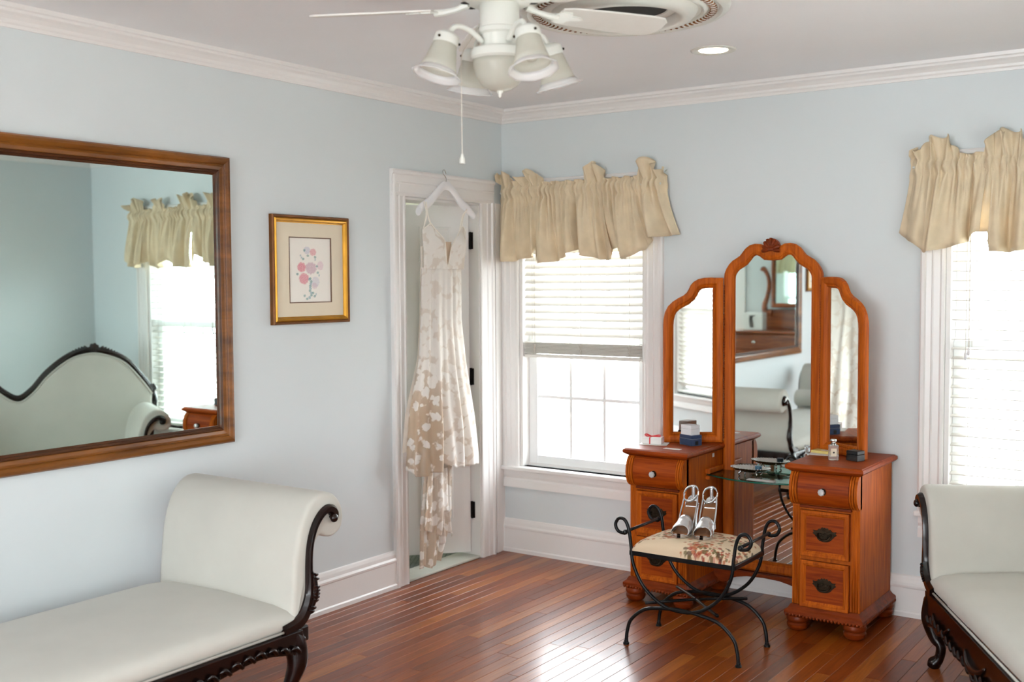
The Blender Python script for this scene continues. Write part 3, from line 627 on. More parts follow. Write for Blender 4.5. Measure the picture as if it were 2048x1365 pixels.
def paint(me, fnc, nu=0, nv=0):
    ca = me.color_attributes.new('ink', 'FLOAT_COLOR', 'POINT')
    for i, v in enumerate(me.vertices): ca.data[i].color = fnc(v.co) if not nu else fnc(Vector(((i % (nu + 1)) / nu, (i // (nu + 1)) / nv, 0)))
def lin(c): return srgb(*c)[:3]
def mixc(a, b, t): return tuple(a[i] * (1 - t) + b[i] * t for i in range(3))
def picture(y0, y1, z0, z1, label, seed):
    t = thing('framed_print', label, 'picture', (0, (y0 + y1) / 2, (z0 + z1) / 2))
    O = [(y0, z0), (y1, z0), (y1, z1), (y0, z1)]
    bm = B(); ring(bm, O, [(0, 0), (0, 0.018), (0.004, 0.024), (0.010, 0.022), (0.014, 0.018), (0.014, 0)], fn); fo = obj('frame', bm, M['gold_dk'], t)
    bm = B(); ring(bm, offset_poly(O, 0.013), [(0, 0), (0, 0.020), (0.005, 0.025), (0.012, 0.020), (0.016, 0.012), (0.020, 0.010), (0.020, 0)], fn); obj('gilt_lip', bm, M['gold'], fo)
    I = offset_poly(O, 0.032); ay0, ay1, az0, az1 = y0 + 0.105, y1 - 0.105, z0 + 0.092, z1 - 0.094
    bm = B(); ring(bm, [(p.x, p.y) for p in I], [(0, 0.004), (0, 0.009), (0.074, 0.009), (0.074, 0.004)], fn)
    bm.free(); bm = B()
    for a0, a1, b0, b1 in ((y0 + .03, ay0, z0 + .03, z1 - .03), (ay1, y1 - .03, z0 + .03, z1 - .03), (ay0, ay1, z0 + .03, az0), (ay0, ay1, az1, z1 - .03)): box(bm, 0.004, 0.009, a0, a1, b0, b1)
    obj('mat_board', bm, M['mat'], t)
    bm = B(); ring(bm, [(ay0, az0), (ay1, az0), (ay1, az1), (ay0, az1)], [(0, 0.005), (0, 0.0096), (0.004, 0.0096), (0.004, 0.005)], fn); obj('bevel_line', bm, M['mat_dk'], t)
    # the flower print
    bm = B(); grid(bm, 90, 130, lambda u, v: (0.0052, ay0 + (ay1 - ay0) * u, az0 + (az1 - az0) * v)); pr = obj('flower_print', bm, M['print'], t)
    base = lin((240, 236, 228)); r = random.Random(seed)
    # (u, v, ru, rv, colour, strength)
    pink = lin((206, 96, 120)); pal = lin((214, 170, 190)); mau = lin((196, 160, 176)); blu = lin((90, 140, 160)); grn = lin((60, 130, 130)); lil = lin((190, 190, 205))
    sp = [(.30, .545, .10, .075, pink, .9), (.35, .37, .115, .085, pink, .85), (.52, .53, .13, .09, mau, .85), (.43, .80, .08, .06, lil, .75), (.57, .775, .075, .055, pink, .7), (.74, .57, .08, .07, pal, .55), (.62, .32, .10, .08, lil, .6), (.60, .26, .07, .05, mau, .5)]
    for k in range(9): sp.append((.50 + r.uniform(-.03, .03), .08 + k * .035, .03, .022, grn if k % 2 else blu, .8))
    for (a, b) in ((.20, .44), (.66, .56), (.50, .37), (.37, .80), (.45, .72), (.62, .70), (.34, .67), (.68, .46), (.36, .11), (.60, .10), (.42, .06), (.56, .15)): sp.append((a, b, .028, .02, grn, .8))
    for (a, b) in ((.30, .69), (.28, .72), (.62, .66), (.71, .42), (.63, .13)): sp.append((a, b, .02, .018, blu, .6))
    def ink(co):
        u = (co.y + (y0 + y1) / 2 - ay0) / (ay1 - ay0); v = (co.z + (z0 + z1) / 2 - az0) / (az1 - az0); c = base
        for (a, b, ru, rv, cl, st) in sp:
            nn = noise.noise(Vector((u * 30, v * 40, 2))) * 0.35
            d = ((u - a) / ru) ** 2 + ((v - b) / rv) ** 2 + nn
            if d < 1.2:
                q = st * sstep((1.2 - d) / 0.5) * (0.8 + 0.4 * noise.noise(Vector((u * 60, v * 80, 5))))
                c = mixc(c, cl, max(0, min(1, q)))
        return (*c, 1)
    paint(pr.data, ink)
    return t
picture(-1.713, -1.243, 1.322, 1.798, 'gold framed flower print between the wide mirror and the closet door', 1)
picture(-5.36, -4.89, 1.40, 1.876, 'gold framed print at the far end of the wide mirror, seen in the vanity glass', 2)

# ------------------------------------------------------------------ vanity
VX = 1.60
van = thing('vanity', 'oak kneehole vanity with three-part scalloped mirror and two drawer pedestals', 'vanity', (VX, -0.25, 0))
VF = -0.47      # drawer face plane
def sweep_arr(path, widths, fn, d0, d1, bm, bulge=0.3):
    """carved band: path [(a, b)], its width along the path, thickness d0..d1 with rounded outer face"""
    P = [Vector(p) for p in path]; n = len(P); rows = []
    for i in range(n):
        t = (P[min(i + 1, n - 1)] - P[max(i - 1, 0)]).normalized(); nn = Vector((-t.y, t.x)); wd = _lerp(widths, i / (n - 1)) / 2
        dm = d1 - (d1 - d0) * bulge
        sec = [(-wd, d0), (wd, d0), (wd, dm), (wd * 0.5, d1), (-wd * 0.5, d1), (-wd, dm)]
        rows.append([bm.verts.new(Vector(fn(P[i].x + nn.x * k, P[i].y + nn.y * k, d))) for k, d in sec])
    for i in range(n - 1):
        for k in range(6): bm.faces.new((rows[i][k], rows[i][(k + 1) % 6], rows[i + 1][(k + 1) % 6], rows[i + 1][k]))
    bm.faces.new(rows[0][::-1]); bm.faces.new(rows[-1]); return bm
BULGE = [(0.0, 0.692), (-0.010, 0.688), (-0.024, 0.672), (-0.034, 0.645), (-0.037, 0.615), (-0.033, 0.588), (-0.022, 0.566), (-0.008, 0.553), (0.0, 0.549)]
def pedestal(x0, x1):
    yb = -0.02
    bm = B(); box(bm, x0, x1, VF + 0.008, yb, 0.10, 0.695); obj('pedestal_body', bm, M['oak'], van, bevel=0.002)
    # shaped cheeks at both ends of the top drawer
    for xa, xb in ((x0, x0 + 0.005), (x1 - 0.005, x1)):
        bm = B(); extrude_profile(bm, [(VF + 0.03, 0.692)] + [(VF + a * 1.08, z) for a, z in BULGE] + [(VF + 0.03, 0.549)], lambda a, p, q: (a, p, q), xa, xb); obj('shaped_cheek', bm, M['oak'], van)
    O = [(x0 - 0.022, VF - 0.030), (x1 + 0.022, VF - 0.030), (x1 + 0.022, yb + 0.012), (x0 - 0.022, yb + 0.012)]
    bm = B()
    lv = []
    for d, z in ((0.020, 0.690), (0.014, 0.694), (0.004, 0.700), (0.0, 0.706), (0.0, 0.714), (0.003, 0.719), (0.008, 0.721), (0.010, 0.7235)):
        lv.append([bm.verts.new((q[0], q[1], z)) for q in offset_poly(O, d)])
    for a, c in zip(lv, lv[1:]):
        for k in range(4): bm.faces.new((a[k], a[(k + 1) % 4], c[(k + 1) % 4], c[k]))
    bm.faces.new(lv[0][::-1]); bm.faces.new(lv[-1]); obj('pedestal_top', bm, M['oak_h'], van)
    # bowed top drawer between reeded bands
    bm = B(); extrude_profile(bm, [(VF + 0.02, 0.688)] + [(VF + a, z) for a, z in BULGE[1:-1]] + [(VF + 0.02, 0.553)], lambda a, p, q: (a, p, q), x0 + 0.036, x1 - 0.036)
    dr = obj('bowed_drawer', bm, M['oak_h'], van, smooth='auto')
    xm = (x0 + x1) / 2; km = Matrix.Translation((xm, VF - 0.037, 0.617)) @ Matrix.Rotation(PI / 2, 4, 'X')
    bm = B(); lathe(bm, [(0.0, 0.0), (0.007, 0.0), (0.006, 0.008), (0.013, 0.012), (0.0155, 0.018), (0.012, 0.024), (0.0, 0.026)], seg=8); tmat(bm, km); obj('crystal_knob', bm, M['crystal'], dr)
    bm = B(); lathe(bm, [(0.0, -0.004), (0.016, -0.004), (0.015, 0.002), (0.0, 0.003)], seg=16); tmat(bm, km); obj('knob_plate', bm, M['brass'], dr)
    for side in (0, 1):
        for k in range(3):
            xa = (x0 + 0.004 + k * 0.0105) if side == 0 else (x1 - 0.004 - k * 0.0105 - 0.009)
            bm = B(); prof = [(VF + 0.02, 0.690)] + [(VF + a * 1.12 - 0.003, z) for a, z in BULGE] + [(VF + 0.02, 0.545)]
            lvx = [(xa, 0.004), (xa + 0.002, 0), (xa + 0.007, 0), (xa + 0.009, 0.004)]
            rows = [[bm.verts.new((X, p + i, q)) for p, q in prof] for X, i in lvx]
            for a, c in zip(rows, rows[1:]):
                for m in range(len(prof)): bm.faces.new((a[m], a[(m + 1) % len(prof)], c[(m + 1) % len(prof)], c[m]))
            bm.faces.new(rows[0][::-1]); bm.faces.new(rows[-1]); obj('reed', bm, M['oak'], van)
            xc = xa + 0.0045
            bm = B(); tube(bm, [(xc, VF + 0.009, 0.115), (xc, VF + 0.009, 0.54)], 0.0043, 6); obj('reed', bm, M['oak'], van, smooth=True)
    bm = B(); box(bm, x0 + 0.034, x1 - 0.034, VF - 0.004, VF + 0.01, 0.536, 0.548); box(bm, x0 - 0.002, x1 + 0.002, VF - 0.006, VF + 0.01, 0.688, 0.697); obj('rail_moulding', bm, M['oak_red'], van, bevel=0.003)
    for za, zb in ((0.330, 0.528), (0.112, 0.312)):
        xa, xb = x0 + 0.040, x1 - 0.040; fn = lambda a, b, h: (a, VF - h, b)
        bm = B(); box(bm, xa, xb, VF - 0.004, VF + 0.02, za, zb)
        d = obj('drawer', bm, M['oak_h'], van)
        bm = B(); ring(bm, [(xa, za), (xb, za), (xb, zb), (xa, zb)], [(0, 0.0), (0, 0.010), (0.003, 0.013), (0.012, 0.013), (0.015, 0.010), (0.018, 0.010), (0.022, 0.006), (0.025, 0.004), (0.025, 0.0)], fn); obj('drawer_moulding', bm, M['oak'], d)
        zc = (za + zb) / 2; bp = B()
        half = [(0.0, 0.024), (0.006, 0.020), (0.010, 0.024), (0.018, 0.020), (0.022, 0.024), (0.028, 0.016), (0.034, 0.014), (0.046, 0.016), (0.043, 0.008), (0.048, 0.004), (0.038, -0.004), (0.032, -0.010), (0.026, -0.018), (0.016, -0.024), (0.008, -0.026)]
        poly = [(-a, b) for a, b in half[:0:-1]] + half + [(0, -0.027)]
        poly = half + [(0, -0.027)] + [(-a, b) for a, b in half[:0:-1]]
        prism(bp, [(xm + a * 1.08, zc + b * 1.12 + (0.006 if b > 0 and abs(a) < 0.012 else 0)) for a, b in poly], lambda a, b, h: (a, VF - 0.004 - h, b), 0, 0.004)
        for q in range(14):
            an = rnd.uniform(0, 6.28); rr = rnd.uniform(0.3, 1); blob(bp, (xm + 0.036 * rr * math.cos(an), VF - 0.009, zc + 0.014 * rr * math.sin(an)), 0.0035, 1.4, 0.8, 0.9, 6)
        pl = obj('brass_pull', bp, M['brass'], d, bevel=0.001)
        bm = B(); tube(bm, catmull([(xm - 0.027, VF - 0.008, zc + 0.006), (xm - 0.026, VF - 0.020, zc - 0.006), (xm - 0.012, VF - 0.026, zc - 0.018), (xm + 0.012, VF - 0.026, zc - 0.018), (xm + 0.026, VF - 0.020, zc - 0.006), (xm + 0.027, VF - 0.008, zc + 0.006)], 4), 0.0038, 6)
    # (bail kept with its plate)
        obj('brass_bail', bm, M['brass'], d, smooth=True)
    # flared base with a carved edge
    O2 = [(x0 - 0.024, VF - 0.022), (x1 + 0.024, VF - 0.022), (x1 + 0.024, yb + 0.010), (x0 - 0.024, yb + 0.010)]
    bm = B(); lv = []
    for d, z in ((0.012, 0.070), (0.0, 0.072), (0.0, 0.086), (0.003, 0.090), (0.012, 0.097), (0.018, 0.107), (0.022, 0.114)):
        lv.append([bm.verts.new((q[0], q[1], z)) for q in offset_poly(O2, d)])
    for a, c in zip(lv, lv[1:]):
        for k in range(4): bm.faces.new((a[k], a[(k + 1) % 4], c[(k + 1) % 4], c[k]))
    bm.faces.new(lv[0][::-1]); bm.faces.new(lv[-1]); bs = obj('base_moulding', bm, M['oak_red'], van)
    bm = B(); n = 22
    for i in range(n):
        xx = O2[0][0] + 0.008 + (O2[1][0] - O2[0][0] - 0.016) * i / (n - 1); blob(bm, (xx, O2[0][1] + 0.003, 0.0705), 0.0095, 0.75, 0.8, 0.9, 6)
    for i in range(1, 30):
        y = O2[0][1] + (O2[2][1] - O2[0][1]) * i / 30
        for xx in (O2[0][0] + 0.003, O2[1][0] - 0.003): blob(bm, (xx, y, 0.0705), 0.0095, 0.8, 0.75, 0.9, 6)
    obj('carved_edge', bm, M['oak_red'], bs, smooth=True)
    for xx in (x0 + 0.022, x1 - 0.022):
        for y in (VF + 0.022, yb - 0.04):
            bm = B(); lathe(bm, [(0.022, 0.0), (0.036, 0.004), (0.045, 0.016), (0.047, 0.028), (0.043, 0.034), (0.041, 0.036), (0.046, 0.040), (0.049, 0.050), (0.045, 0.062), (0.030, 0.069), (0.028, 0.073)], (xx, y, 0), 20); obj('bun_foot', bm, M['oak_red'], van, smooth='auto')
PL = (1.060, 1.350); PR = (1.850, 2.140)
pedestal(*PL); pedestal(*PR)
# centre mirror
def outline_center(cx, hw, z0, zt):
    half = [(0.0, 1.648), (0.022, 1.650), (0.038, 1.662), (0.060, 1.672), (0.085, 1.674), (0.110, 1.668), (0.132, 1.652), (0.148, 1.632), (0.160, 1.618), (0.176, 1.608), (0.196, 1.596), (0.214, 1.578), (0.228, 1.556), (0.236, 1.535), (0.238, 1.51)]
    r = [(cx + a * hw / 0.238, b) for a, b in half]
    l = [(2 * cx - a, b) for a, b in r[::-1]][:-1]
    return [(cx - hw, z0), (cx + hw, z0)] + r[::-1] + l[::-1]
cx, hw = 1.600, 0.240
OC = outline_center(cx, hw, 0.12, 0)
my = -0.072
FP = [(0, 0), (0, 0.016), (0.004, 0.022), (0.012, 0.024), (0.030, 0.022), (0.040, 0.018), (0.044, 0.020), (0.050, 0.016), (0.054, 0.008), (0.054, 0)]
fn = lambda a, b, h: (a, my - h + 0.004, b)
bm = B(); ring(bm, OC, FP, fn); fc = obj('centre_mirror_frame', bm, M['oak'], van)
bm = B(); prism(bm, [tuple(p) for p in offset_poly(OC, 0.05)], lambda a, b, h: (a, my + 0.002 - h, b), 0, 0.003); obj('centre_mirror_glass', bm, M['mirror2'], fc)
bm = B(); prism(bm, [tuple(p) for p in offset_poly(OC, 0.004)], lambda a, b, h: (a, my + 0.018 - h, b), 0, 0.014); obj('backing_board', bm, M['oak_red'], fc)
for s in (-1, 1):
    bm = B(); n = 60
    for i in range(n): blob(bm, (cx + s * (hw - 0.006), my - 0.020, 0.75 + 0.74 * i / n), 0.0042, 0.8, 0.7, 1.3, 6)
    obj('bead_moulding', bm, M['oak_red'], fc, smooth=True)
# shell
bm = B(); sh = [(-0.030, 1.640), (0.030, 1.640)]
npt = 9
for k in range(npt):
    a = math.radians(-6 + 192 * k / (npt - 1)); rx, rz = 0.042, 0.052
    a0 = a - math.radians(12.5); a1 = a + math.radians(12.5)
    base = Vector((cx, 1.644)); tip = base + Vector((rx * math.cos(a), rz * math.sin(a)))
    mid = base + Vector((rx * math.cos(a), rz * math.sin(a))) * 0.55
    pts = [(base.x, my - 0.026, base.y), (mid.x, my - 0.034, mid.y), (tip.x, my - 0.026, tip.y)]
    tube(bm, catmull(pts, 4), [0.004, 0.0075, 0.0095, 0.0085], 8)
prism(bm, [(cx - 0.018, 1.640), (cx + 0.018, 1.640)] + [(cx + 0.037 * math.cos(math.radians(-8 + 196 * k / 12)), 1.652 + 0.044 * math.sin(math.radians(-8 + 196 * k / 12))) for k in range(13)], lambda a, b, h: (a, my - h, b), -0.004, 0.022)
blob(bm, (cx, my - 0.030, 1.646), 0.014, 1.6, 0.9, 0.7)
obj('shell_crest', bm, M['oak_red'], fc, smooth='auto')
# wings: local frame at the hinge, x outwards, z up, front towards -y
WK = [(0.0, 1.515), (0.055, 1.517), (0.090, 1.516), (0.118, 1.510), (0.140, 1.497), (0.155, 1.480), (0.163, 1.462), (0.172, 1.446), (0.188, 1.432), (0.215, 1.418), (0.240, 1.402), (0.262, 1.380), (0.276, 1.352), (0.283, 1.320), (0.285, 1.29)]
for s, hx in ((-1, cx - hw - 0.002), (1, cx + hw + 0.002)):
    Wm = Matrix.Translation((hx, my - 0.016, 0)) @ Matrix.Rotation(math.radians(30) * (1 if s < 0 else -1), 4, 'Z') @ Matrix.Scale(s, 4, (1, 0, 0))
    O = [(0, 0.7245), (0.285, 0.7245)] + [(a, b) for a, b in WK[::-1]]
    fn = lambda a, b, h: Wm @ Vector((a, -h + 0.010, b))
    bm = B(); ring(bm, O, [(0, 0), (0, 0.020), (0.004, 0.026), (0.014, 0.028), (0.028, 0.026), (0.036, 0.020), (0.040, 0.023), (0.046, 0.018), (0.050, 0.010), (0.050, 0)], fn); fw = obj('wing_mirror_frame', bm, M['oak'], van)
    bm = B(); prism(bm, [tuple(p) for p in offset_poly(O, 0.046)], lambda a, b, h: Wm @ Vector((a, 0.004 - h, b)), 0, 0.003); obj('wing_mirror_glass', bm, M['mirror2'], fw)
    bm = B(); prism(bm, [tuple(p) for p in offset_poly(O, 0.003)], lambda a, b, h: Wm @ Vector((a, 0.012 - h, b)), 0, 0.006); obj('wing_backing', bm, M['oak'], fw)
    for z in (0.80, 1.40):
        bm = B(); tube(bm, [(hx, my - 0.022, z - 0.02), (hx, my - 0.022, z + 0.02)], 0.004, 8); obj('wing_hinge', bm, M['brass'], van)
# glass shelf with wooden side rests
pts = [(PL[1] + 0.002, -0.245), (1.42, -0.285), (1.50, -0.318), (1.60, -0.330), (1.70, -0.318), (1.78, -0.285), (PR[0] - 0.002, -0.245), (PR[0] - 0.002, -0.100), (PL[1] + 0.002, -0.100)]
bm = B(); prism(bm, pts, lambda a, b, h: (a, b, h), 0.588, 0.596); gs = obj('glass_shelf', bm, M['shelfglass'], van)
bm = B(); tube(bm, [(a, b - 0.001, 0.592) for a, b in pts[:7]], 0.0036, 6); obj('glass_edge', bm, M['shelfedge'], gs, smooth=True)
for xa, xb in ((PL[1], PL[1] + 0.022), (PR[0] - 0.022, PR[0])):
    bm = B(); box(bm, xa, xb, -0.265, -0.10, 0.597, 0.622); box(bm, xa, xb, -0.265, -0.10, 0.570, 0.588); obj('shelf_rest', bm, M['oak'], van, bevel=0.004)
# back rail and arched stretcher
bm = B(); box(bm, PL[1], PR[0], -0.05, -0.03, 0.10, 0.16); obj('back_rail', bm, M['oak_red'], van)
top = [(PL[1], 0.135), (PR[0], 0.135)]
arch = [(PR[0], 0.075), (1.80, 0.070), (1.775, 0.078), (1.765, 0.092), (1.73, 0.104), (1.68, 0.114), (1.60, 0.118), (1.52, 0.114), (1.47, 0.104), (1.435, 0.092), (1.425, 0.078), (1.40, 0.070), (PL[1], 0.075)]
bm = B(); prism(bm, top + arch, lambda a, b, h: (a, h, b), -0.175, -0.155); obj('arched_stretcher', bm, M['oak_red'], van, bevel=0.004)
bm = B(); box(bm, PL[1] - 0.0005, PL[1] + 0.0008, -0.185, -0.165, 0.665, 0.683); obj('paper_sticker', bm, M['paper'], van)

# things on the vanity --------------------------------------------
VT = 0.7240
t = thing('gift_box', 'flat white gift box tied with red ribbon on the left pedestal', 'box', (1.095, -0.30, VT + 0.002))
bm = B(); Mx = Matrix.Translation((1.095, -0.30, VT + 0.002)) @ Matrix.Rotation(0.25, 4, 'Z'); box(bm, -0.046, 0.046, -0.032, 0.032, 0, 0.030, Mx); obj('box_body', bm, M['paper'], t, bevel=0.001)
bm = B(); box(bm, -0.012, -0.006, -0.0328, 0.0328, 0.0, 0.0312, Mx); box(bm, -0.0468, 0.0468, 0.006, 0.011, 0.0, 0.0310, Mx); tube(bm, catmull([Mx @ Vector(p) for p in ((-0.01, 0.008, 0.032), (-0.035, 0.015, 0.040), (-0.04, 0.002, 0.036), (-0.01, 0.008, 0.032), (0.025, 0.02, 0.038), (0.03, 0.004, 0.034), (-0.01, 0.008, 0.032))], 4), 0.0022, 5, flat=1.5); obj('red_ribbon', bm, M['red'], t)
bm = B(); box(bm, -0.062, 0.070, -0.050, 0.045, 0, 0.0018, Matrix.Translation((1.10, -0.305, VT)) @ Matrix.Rotation(0.32, 4, 'Z')); tag(obj('paper_sheet', bm, M['paper']), 'sheet of white paper under the ribboned gift box', 'paper')
bm = B(); box(bm, -0.042, 0.042, -0.014, 0.014, 0, 0.001, Matrix.Translation((1.250, -0.405, VT)) @ Matrix.Rotation(-0.05, 4, 'Z')); tag(obj('place_card', bm, M['paper']), 'small white card lying by itself near the front of the left pedestal', 'card')
def boxthing(name, c, sx, sy, sz, rz, m, label, cat, lid=None):
    t = thing(name, label, cat, c); Mx = Matrix.Translation(c) @ Matrix.Rotation(rz, 4, 'Z')
    bm = B(); box(bm, -sx / 2, sx / 2, -sy / 2, sy / 2, 0, sz * 0.62, Mx); obj('box_base', bm, m, t, bevel=0.002)
    bm = B(); box(bm, -sx / 2, sx / 2, -sy / 2, sy / 2, sz * 0.63, sz, Mx); obj('box_lid', bm, m, t, bevel=0.003); return t, Mx
t, Mx = boxthing('jewellery_box', (1.262, -0.238, VT), 0.090, 0.062, 0.050, -0.42, M['navy'], 'navy blue ring box under a white box, left pedestal', 'box')
bm = B(); box(bm, 0.0445, 0.0456, -0.010, 0.008, 0.004, 0.022, Mx); obj('box_notch', bm, M['void'], t)
boxthing('jewellery_box', (1.260, -0.238, VT + 0.050), 0.070, 0.058, 0.046, -0.36, M['plastic'], 'white cardboard ring box stacked on the navy box', 'box')
boxthing('jewellery_box', (2.058, -0.275, VT), 0.058, 0.052, 0.044, -0.35, M['black'], 'small black box on the right pedestal beside the perfume', 'box')
# perfume
bc = (1.975, -0.315, VT); t = thing('perfume_bottle', 'clear square perfume bottle with silver cap and cream label on the right pedestal', 'bottle', bc)
Mx = Matrix.Translation(bc) @ Matrix.Rotation(0.45, 4, 'Z')
bm = B(); box(bm, -0.021, 0.021, -0.015, 0.015, 0, 0.066, Mx); obj('bottle_body', bm, M['bottle'], t, bevel=0.004, seg=3)
bm = B(); lathe(bm, [(0.012, 0.066), (0.012, 0.072), (0.008, 0.074), (0.008, 0.080), (0.0135, 0.081), (0.0145, 0.085), (0.013, 0.090), (0.0, 0.091)], seg=16); tmat(bm, Mx); obj('bottle_cap', bm, M['chrome'], t, smooth='auto')
bm = B(); box(bm, -0.012, 0.012, -0.0158, -0.0150, 0.018, 0.052, Mx); lb = obj('bottle_label', bm, M['mat'], t)
bm = B(); prism(bm, [(0.004 * math.cos(k * PI / 6), 0.035 + 0.004 * math.sin(k * PI / 6)) for k in range(12)], lambda a, b, h: Mx @ Vector((a, -0.0158 - h, b)), 0, 0.0004); obj('label_dot', bm, M['black'], lb)
t = thing('card_envelope', 'pale yellow card packet behind the perfume bottle', 'packet', (1.865, -0.165, VT + 0.002))
Mx = Matrix.Translation((1.880, -0.155, VT + 0.002)) @ Matrix.Rotation(-0.2, 4, 'Z')
bm = B(); box(bm, -0.052, 0.045, -0.028, 0.028, 0, 0.012, Mx); obj('packet_body', bm, M['yellow'], t, bevel=0.002)
bm = B(); prism(bm, [(0.022 * math.cos(k * PI / 10) + 0.005, 0.013 * math.sin(k * PI / 10)) for k in range(20)], lambda a, b, h: Mx @ Vector((a, b, 0.012 + h)), 0, 0.0008); obj('round_label', bm, M['paper'], t)
bm = B(); box(bm, -0.060, 0.055, -0.040, 0.038, 0, 0.002, Matrix.Translation((1.885, -0.185, VT)) @ Matrix.Rotation(0.05, 4, 'Z')); tag(obj('paper_sheet', bm, M['paper']), 'white paper under the yellow packet on the right pedestal', 'paper')
# silver dish
dc = Vector((1.545, -0.195, 0.5965)); t = thing('silver_dish', 'oval footed silver dish with beaded rim on the glass shelf', 'dish', dc)
S = Matrix.Diagonal((1.0, 0.62, 1.0, 1.0))
bm = B(); lathe(bm, [(0.0, 0.020), (0.052, 0.020), (0.072, 0.027), (0.092, 0.036), (0.094, 0.039), (0.090, 0.039), (0.070, 0.031), (0.050, 0.0235), (0.0, 0.0235)], seg=40); tmat(bm, Matrix.Translation(dc) @ S); obj('dish_bowl', bm, M['chrome'], t, smooth='auto')
bm = B()
for k in range(40): blob(bm, dc + Vector((0.094 * math.cos(k * PI / 20), 0.058 * math.sin(k * PI / 20), 0.039)), 0.003, seg=6)
obj('beaded_rim', bm, M['chrome'], t, smooth=True)
for a in (0.8, 2.3, 3.9, 5.5):
    bm = B(); p = dc + Vector((0.05 * math.cos(a), 0.031 * math.sin(a), 0)); q = Vector((math.cos(a), math.sin(a), 0)) * 0.012
    tube(bm, catmull([p + Vector((0, 0, 0.022)), p + q + Vector((0, 0, 0.012)), p + q * 0.5 + Vector((0, 0, 0.002))], 4), [0.006, 0.004, 0.004], 6); obj('dish_foot', bm, M['chrome'], t, smooth=True)
bm = B(); lathe(bm, [(0.0, 0.0), (0.0155, 0.0), (0.016, 0.003), (0.016, 0.026), (0.014, 0.028), (0.0, 0.027)], tuple(dc + Vector((0.045, -0.012, 0.0240))), 18); tag(obj('votive_candle', bm, M['teal'], smooth='auto'), 'small blue-grey candle pot in the silver dish', 'candle')
bm = B(); box(bm, 1.57, 1.70, -0.300, -0.265, 0.5965, 0.5985); tag(obj('note_card', bm, M['paper']), 'narrow white card at the front of the glass shelf', 'card')

# ------------------------------------------------------------------ wrought iron stool
st = thing('vanity_stool', 'black wrought iron stool with scrolled arms and floral tapestry cushion', 'stool', (1.60, -0.89, 0))
YF, YB = -1.035, -0.745
Uf = [(1.352, 0.462), (1.320, 0.468), (1.306, 0.495), (1.322, 0.522), (1.350, 0.518), (1.368, 0.482), (1.378, 0.419), (1.390, 0.338), (1.438, 0.252), (1.520, 0.192), (1.604, 0.176)]
Uf = Uf + [(3.208 - a, b) for a, b in Uf[-2::-1]]
Af = [(1.356, 0.012), (1.362, 0.060), (1.380, 0.108), (1.440, 0.158), (1.520, 0.176), (1.604, 0.182)]
Af = Af + [(3.208 - a, b) for a, b in Af[-2::-1]]
for y in (YF, YB):
    bm = B(); tube(bm, [Vector((a, y, b)) for a, b in [tuple(v)[:2] for v in catmull([(a, b, 0) for a, b in Uf], 6)]], 0.0072, 8); obj('curved_arm_bar', bm, M['iron'], st, smooth=True)
    bm = B(); tube(bm, [Vector((v.x, y - 0.0 + 0.0, v.y)) for v in catmull([(a, b, 0) for a, b in Af], 6)], 0.0076, 8); ab = obj('arched_leg_bar', bm, M['iron'], st, smooth=True)
    for a in (1.356, 3.208 - 1.356):
        bm = B(); lathe(bm, [(0.013, 0.0), (0.013, 0.006), (0.009, 0.010), (0.009, 0.018), (0.0, 0.019)], (a, y, 0), 12); obj('foot_cap', bm, M['iron'], ab, smooth='auto')
for a in (1.352, 3.208 - 1.352):
    bm = B(); tube(bm, [(a, YF - 0.004, 0.470), (a, YB + 0.004, 0.470)], 0.0065, 8)
    for y in (YF, YB): blob(bm, (a, y, 0.468), 0.011)
    obj('hand_rail', bm, M['iron'], st, smooth=True)
bm = B(); prism(bm, [(1.604 + 0.10 * math.cos(k * PI / 12), (YF + YB) / 2 + 0.15 * math.sin(k * PI / 12)) for k in range(24)], lambda a, b, h: (a, b, h), 0.174, 0.184); bm.free()
bm = B()
for s in (-1, 1): tube(bm, catmull([(1.604 - s * 0.16, YF, 0.186), (1.604 - s * 0.08, YF + 0.07, 0.190), (1.604, (YF + YB) / 2, 0.192), (1.604 + s * 0.08, YB - 0.07, 0.190), (1.604 + s * 0.16, YB, 0.186)], 5), 0.0065, 8)
obj('crossed_stretcher', bm, M['iron'], st, smooth=True)
bm = B()
for a, b, c_, d_ in ((1.372, 1.836, YF - 0.004, YF + 0.010), (1.372, 1.836, YB - 0.010, YB + 0.004), (1.372, 1.388, YF, YB), (1.820, 1.836, YF, YB)): box(bm, a, b, c_, d_, 0.376, 0.396)
obj('seat_frame', bm, M['iron'], st, bevel=0.002)
bm = B()
def cush(u, v):
    a = math.sin((u * 2 - 1) * PI / 2) * 0.75 + (u * 2 - 1) * 0.25; b = math.sin((v * 2 - 1) * PI / 2) * 0.8 + (v * 2 - 1) * 0.2; e = lambda q: 1 - abs(q) ** 5
    return (1.604 + 0.226 * a * (1 - 0.02 * b * b), (YF + YB) / 2 + 0.152 * b * (1 - 0.02 * a * a), 0.396 + 0.060 * max(0, (1 - abs(a) ** 3.6) * (1 - abs(b) ** 8)) ** 0.42)
grid(bm, 150, 100, cush); cu = obj('tapestry_cushion', bm, M['tapestry'], st, smooth=True, solid=0)
rr = random.Random(12); cream = lin((218, 196, 166)); rose = lin((150, 56, 44)); rust = lin((176, 96, 56)); olive = lin((104, 92, 52)); pk = lin((192, 132, 110)); dk = lin((78, 50, 34))
bl = []
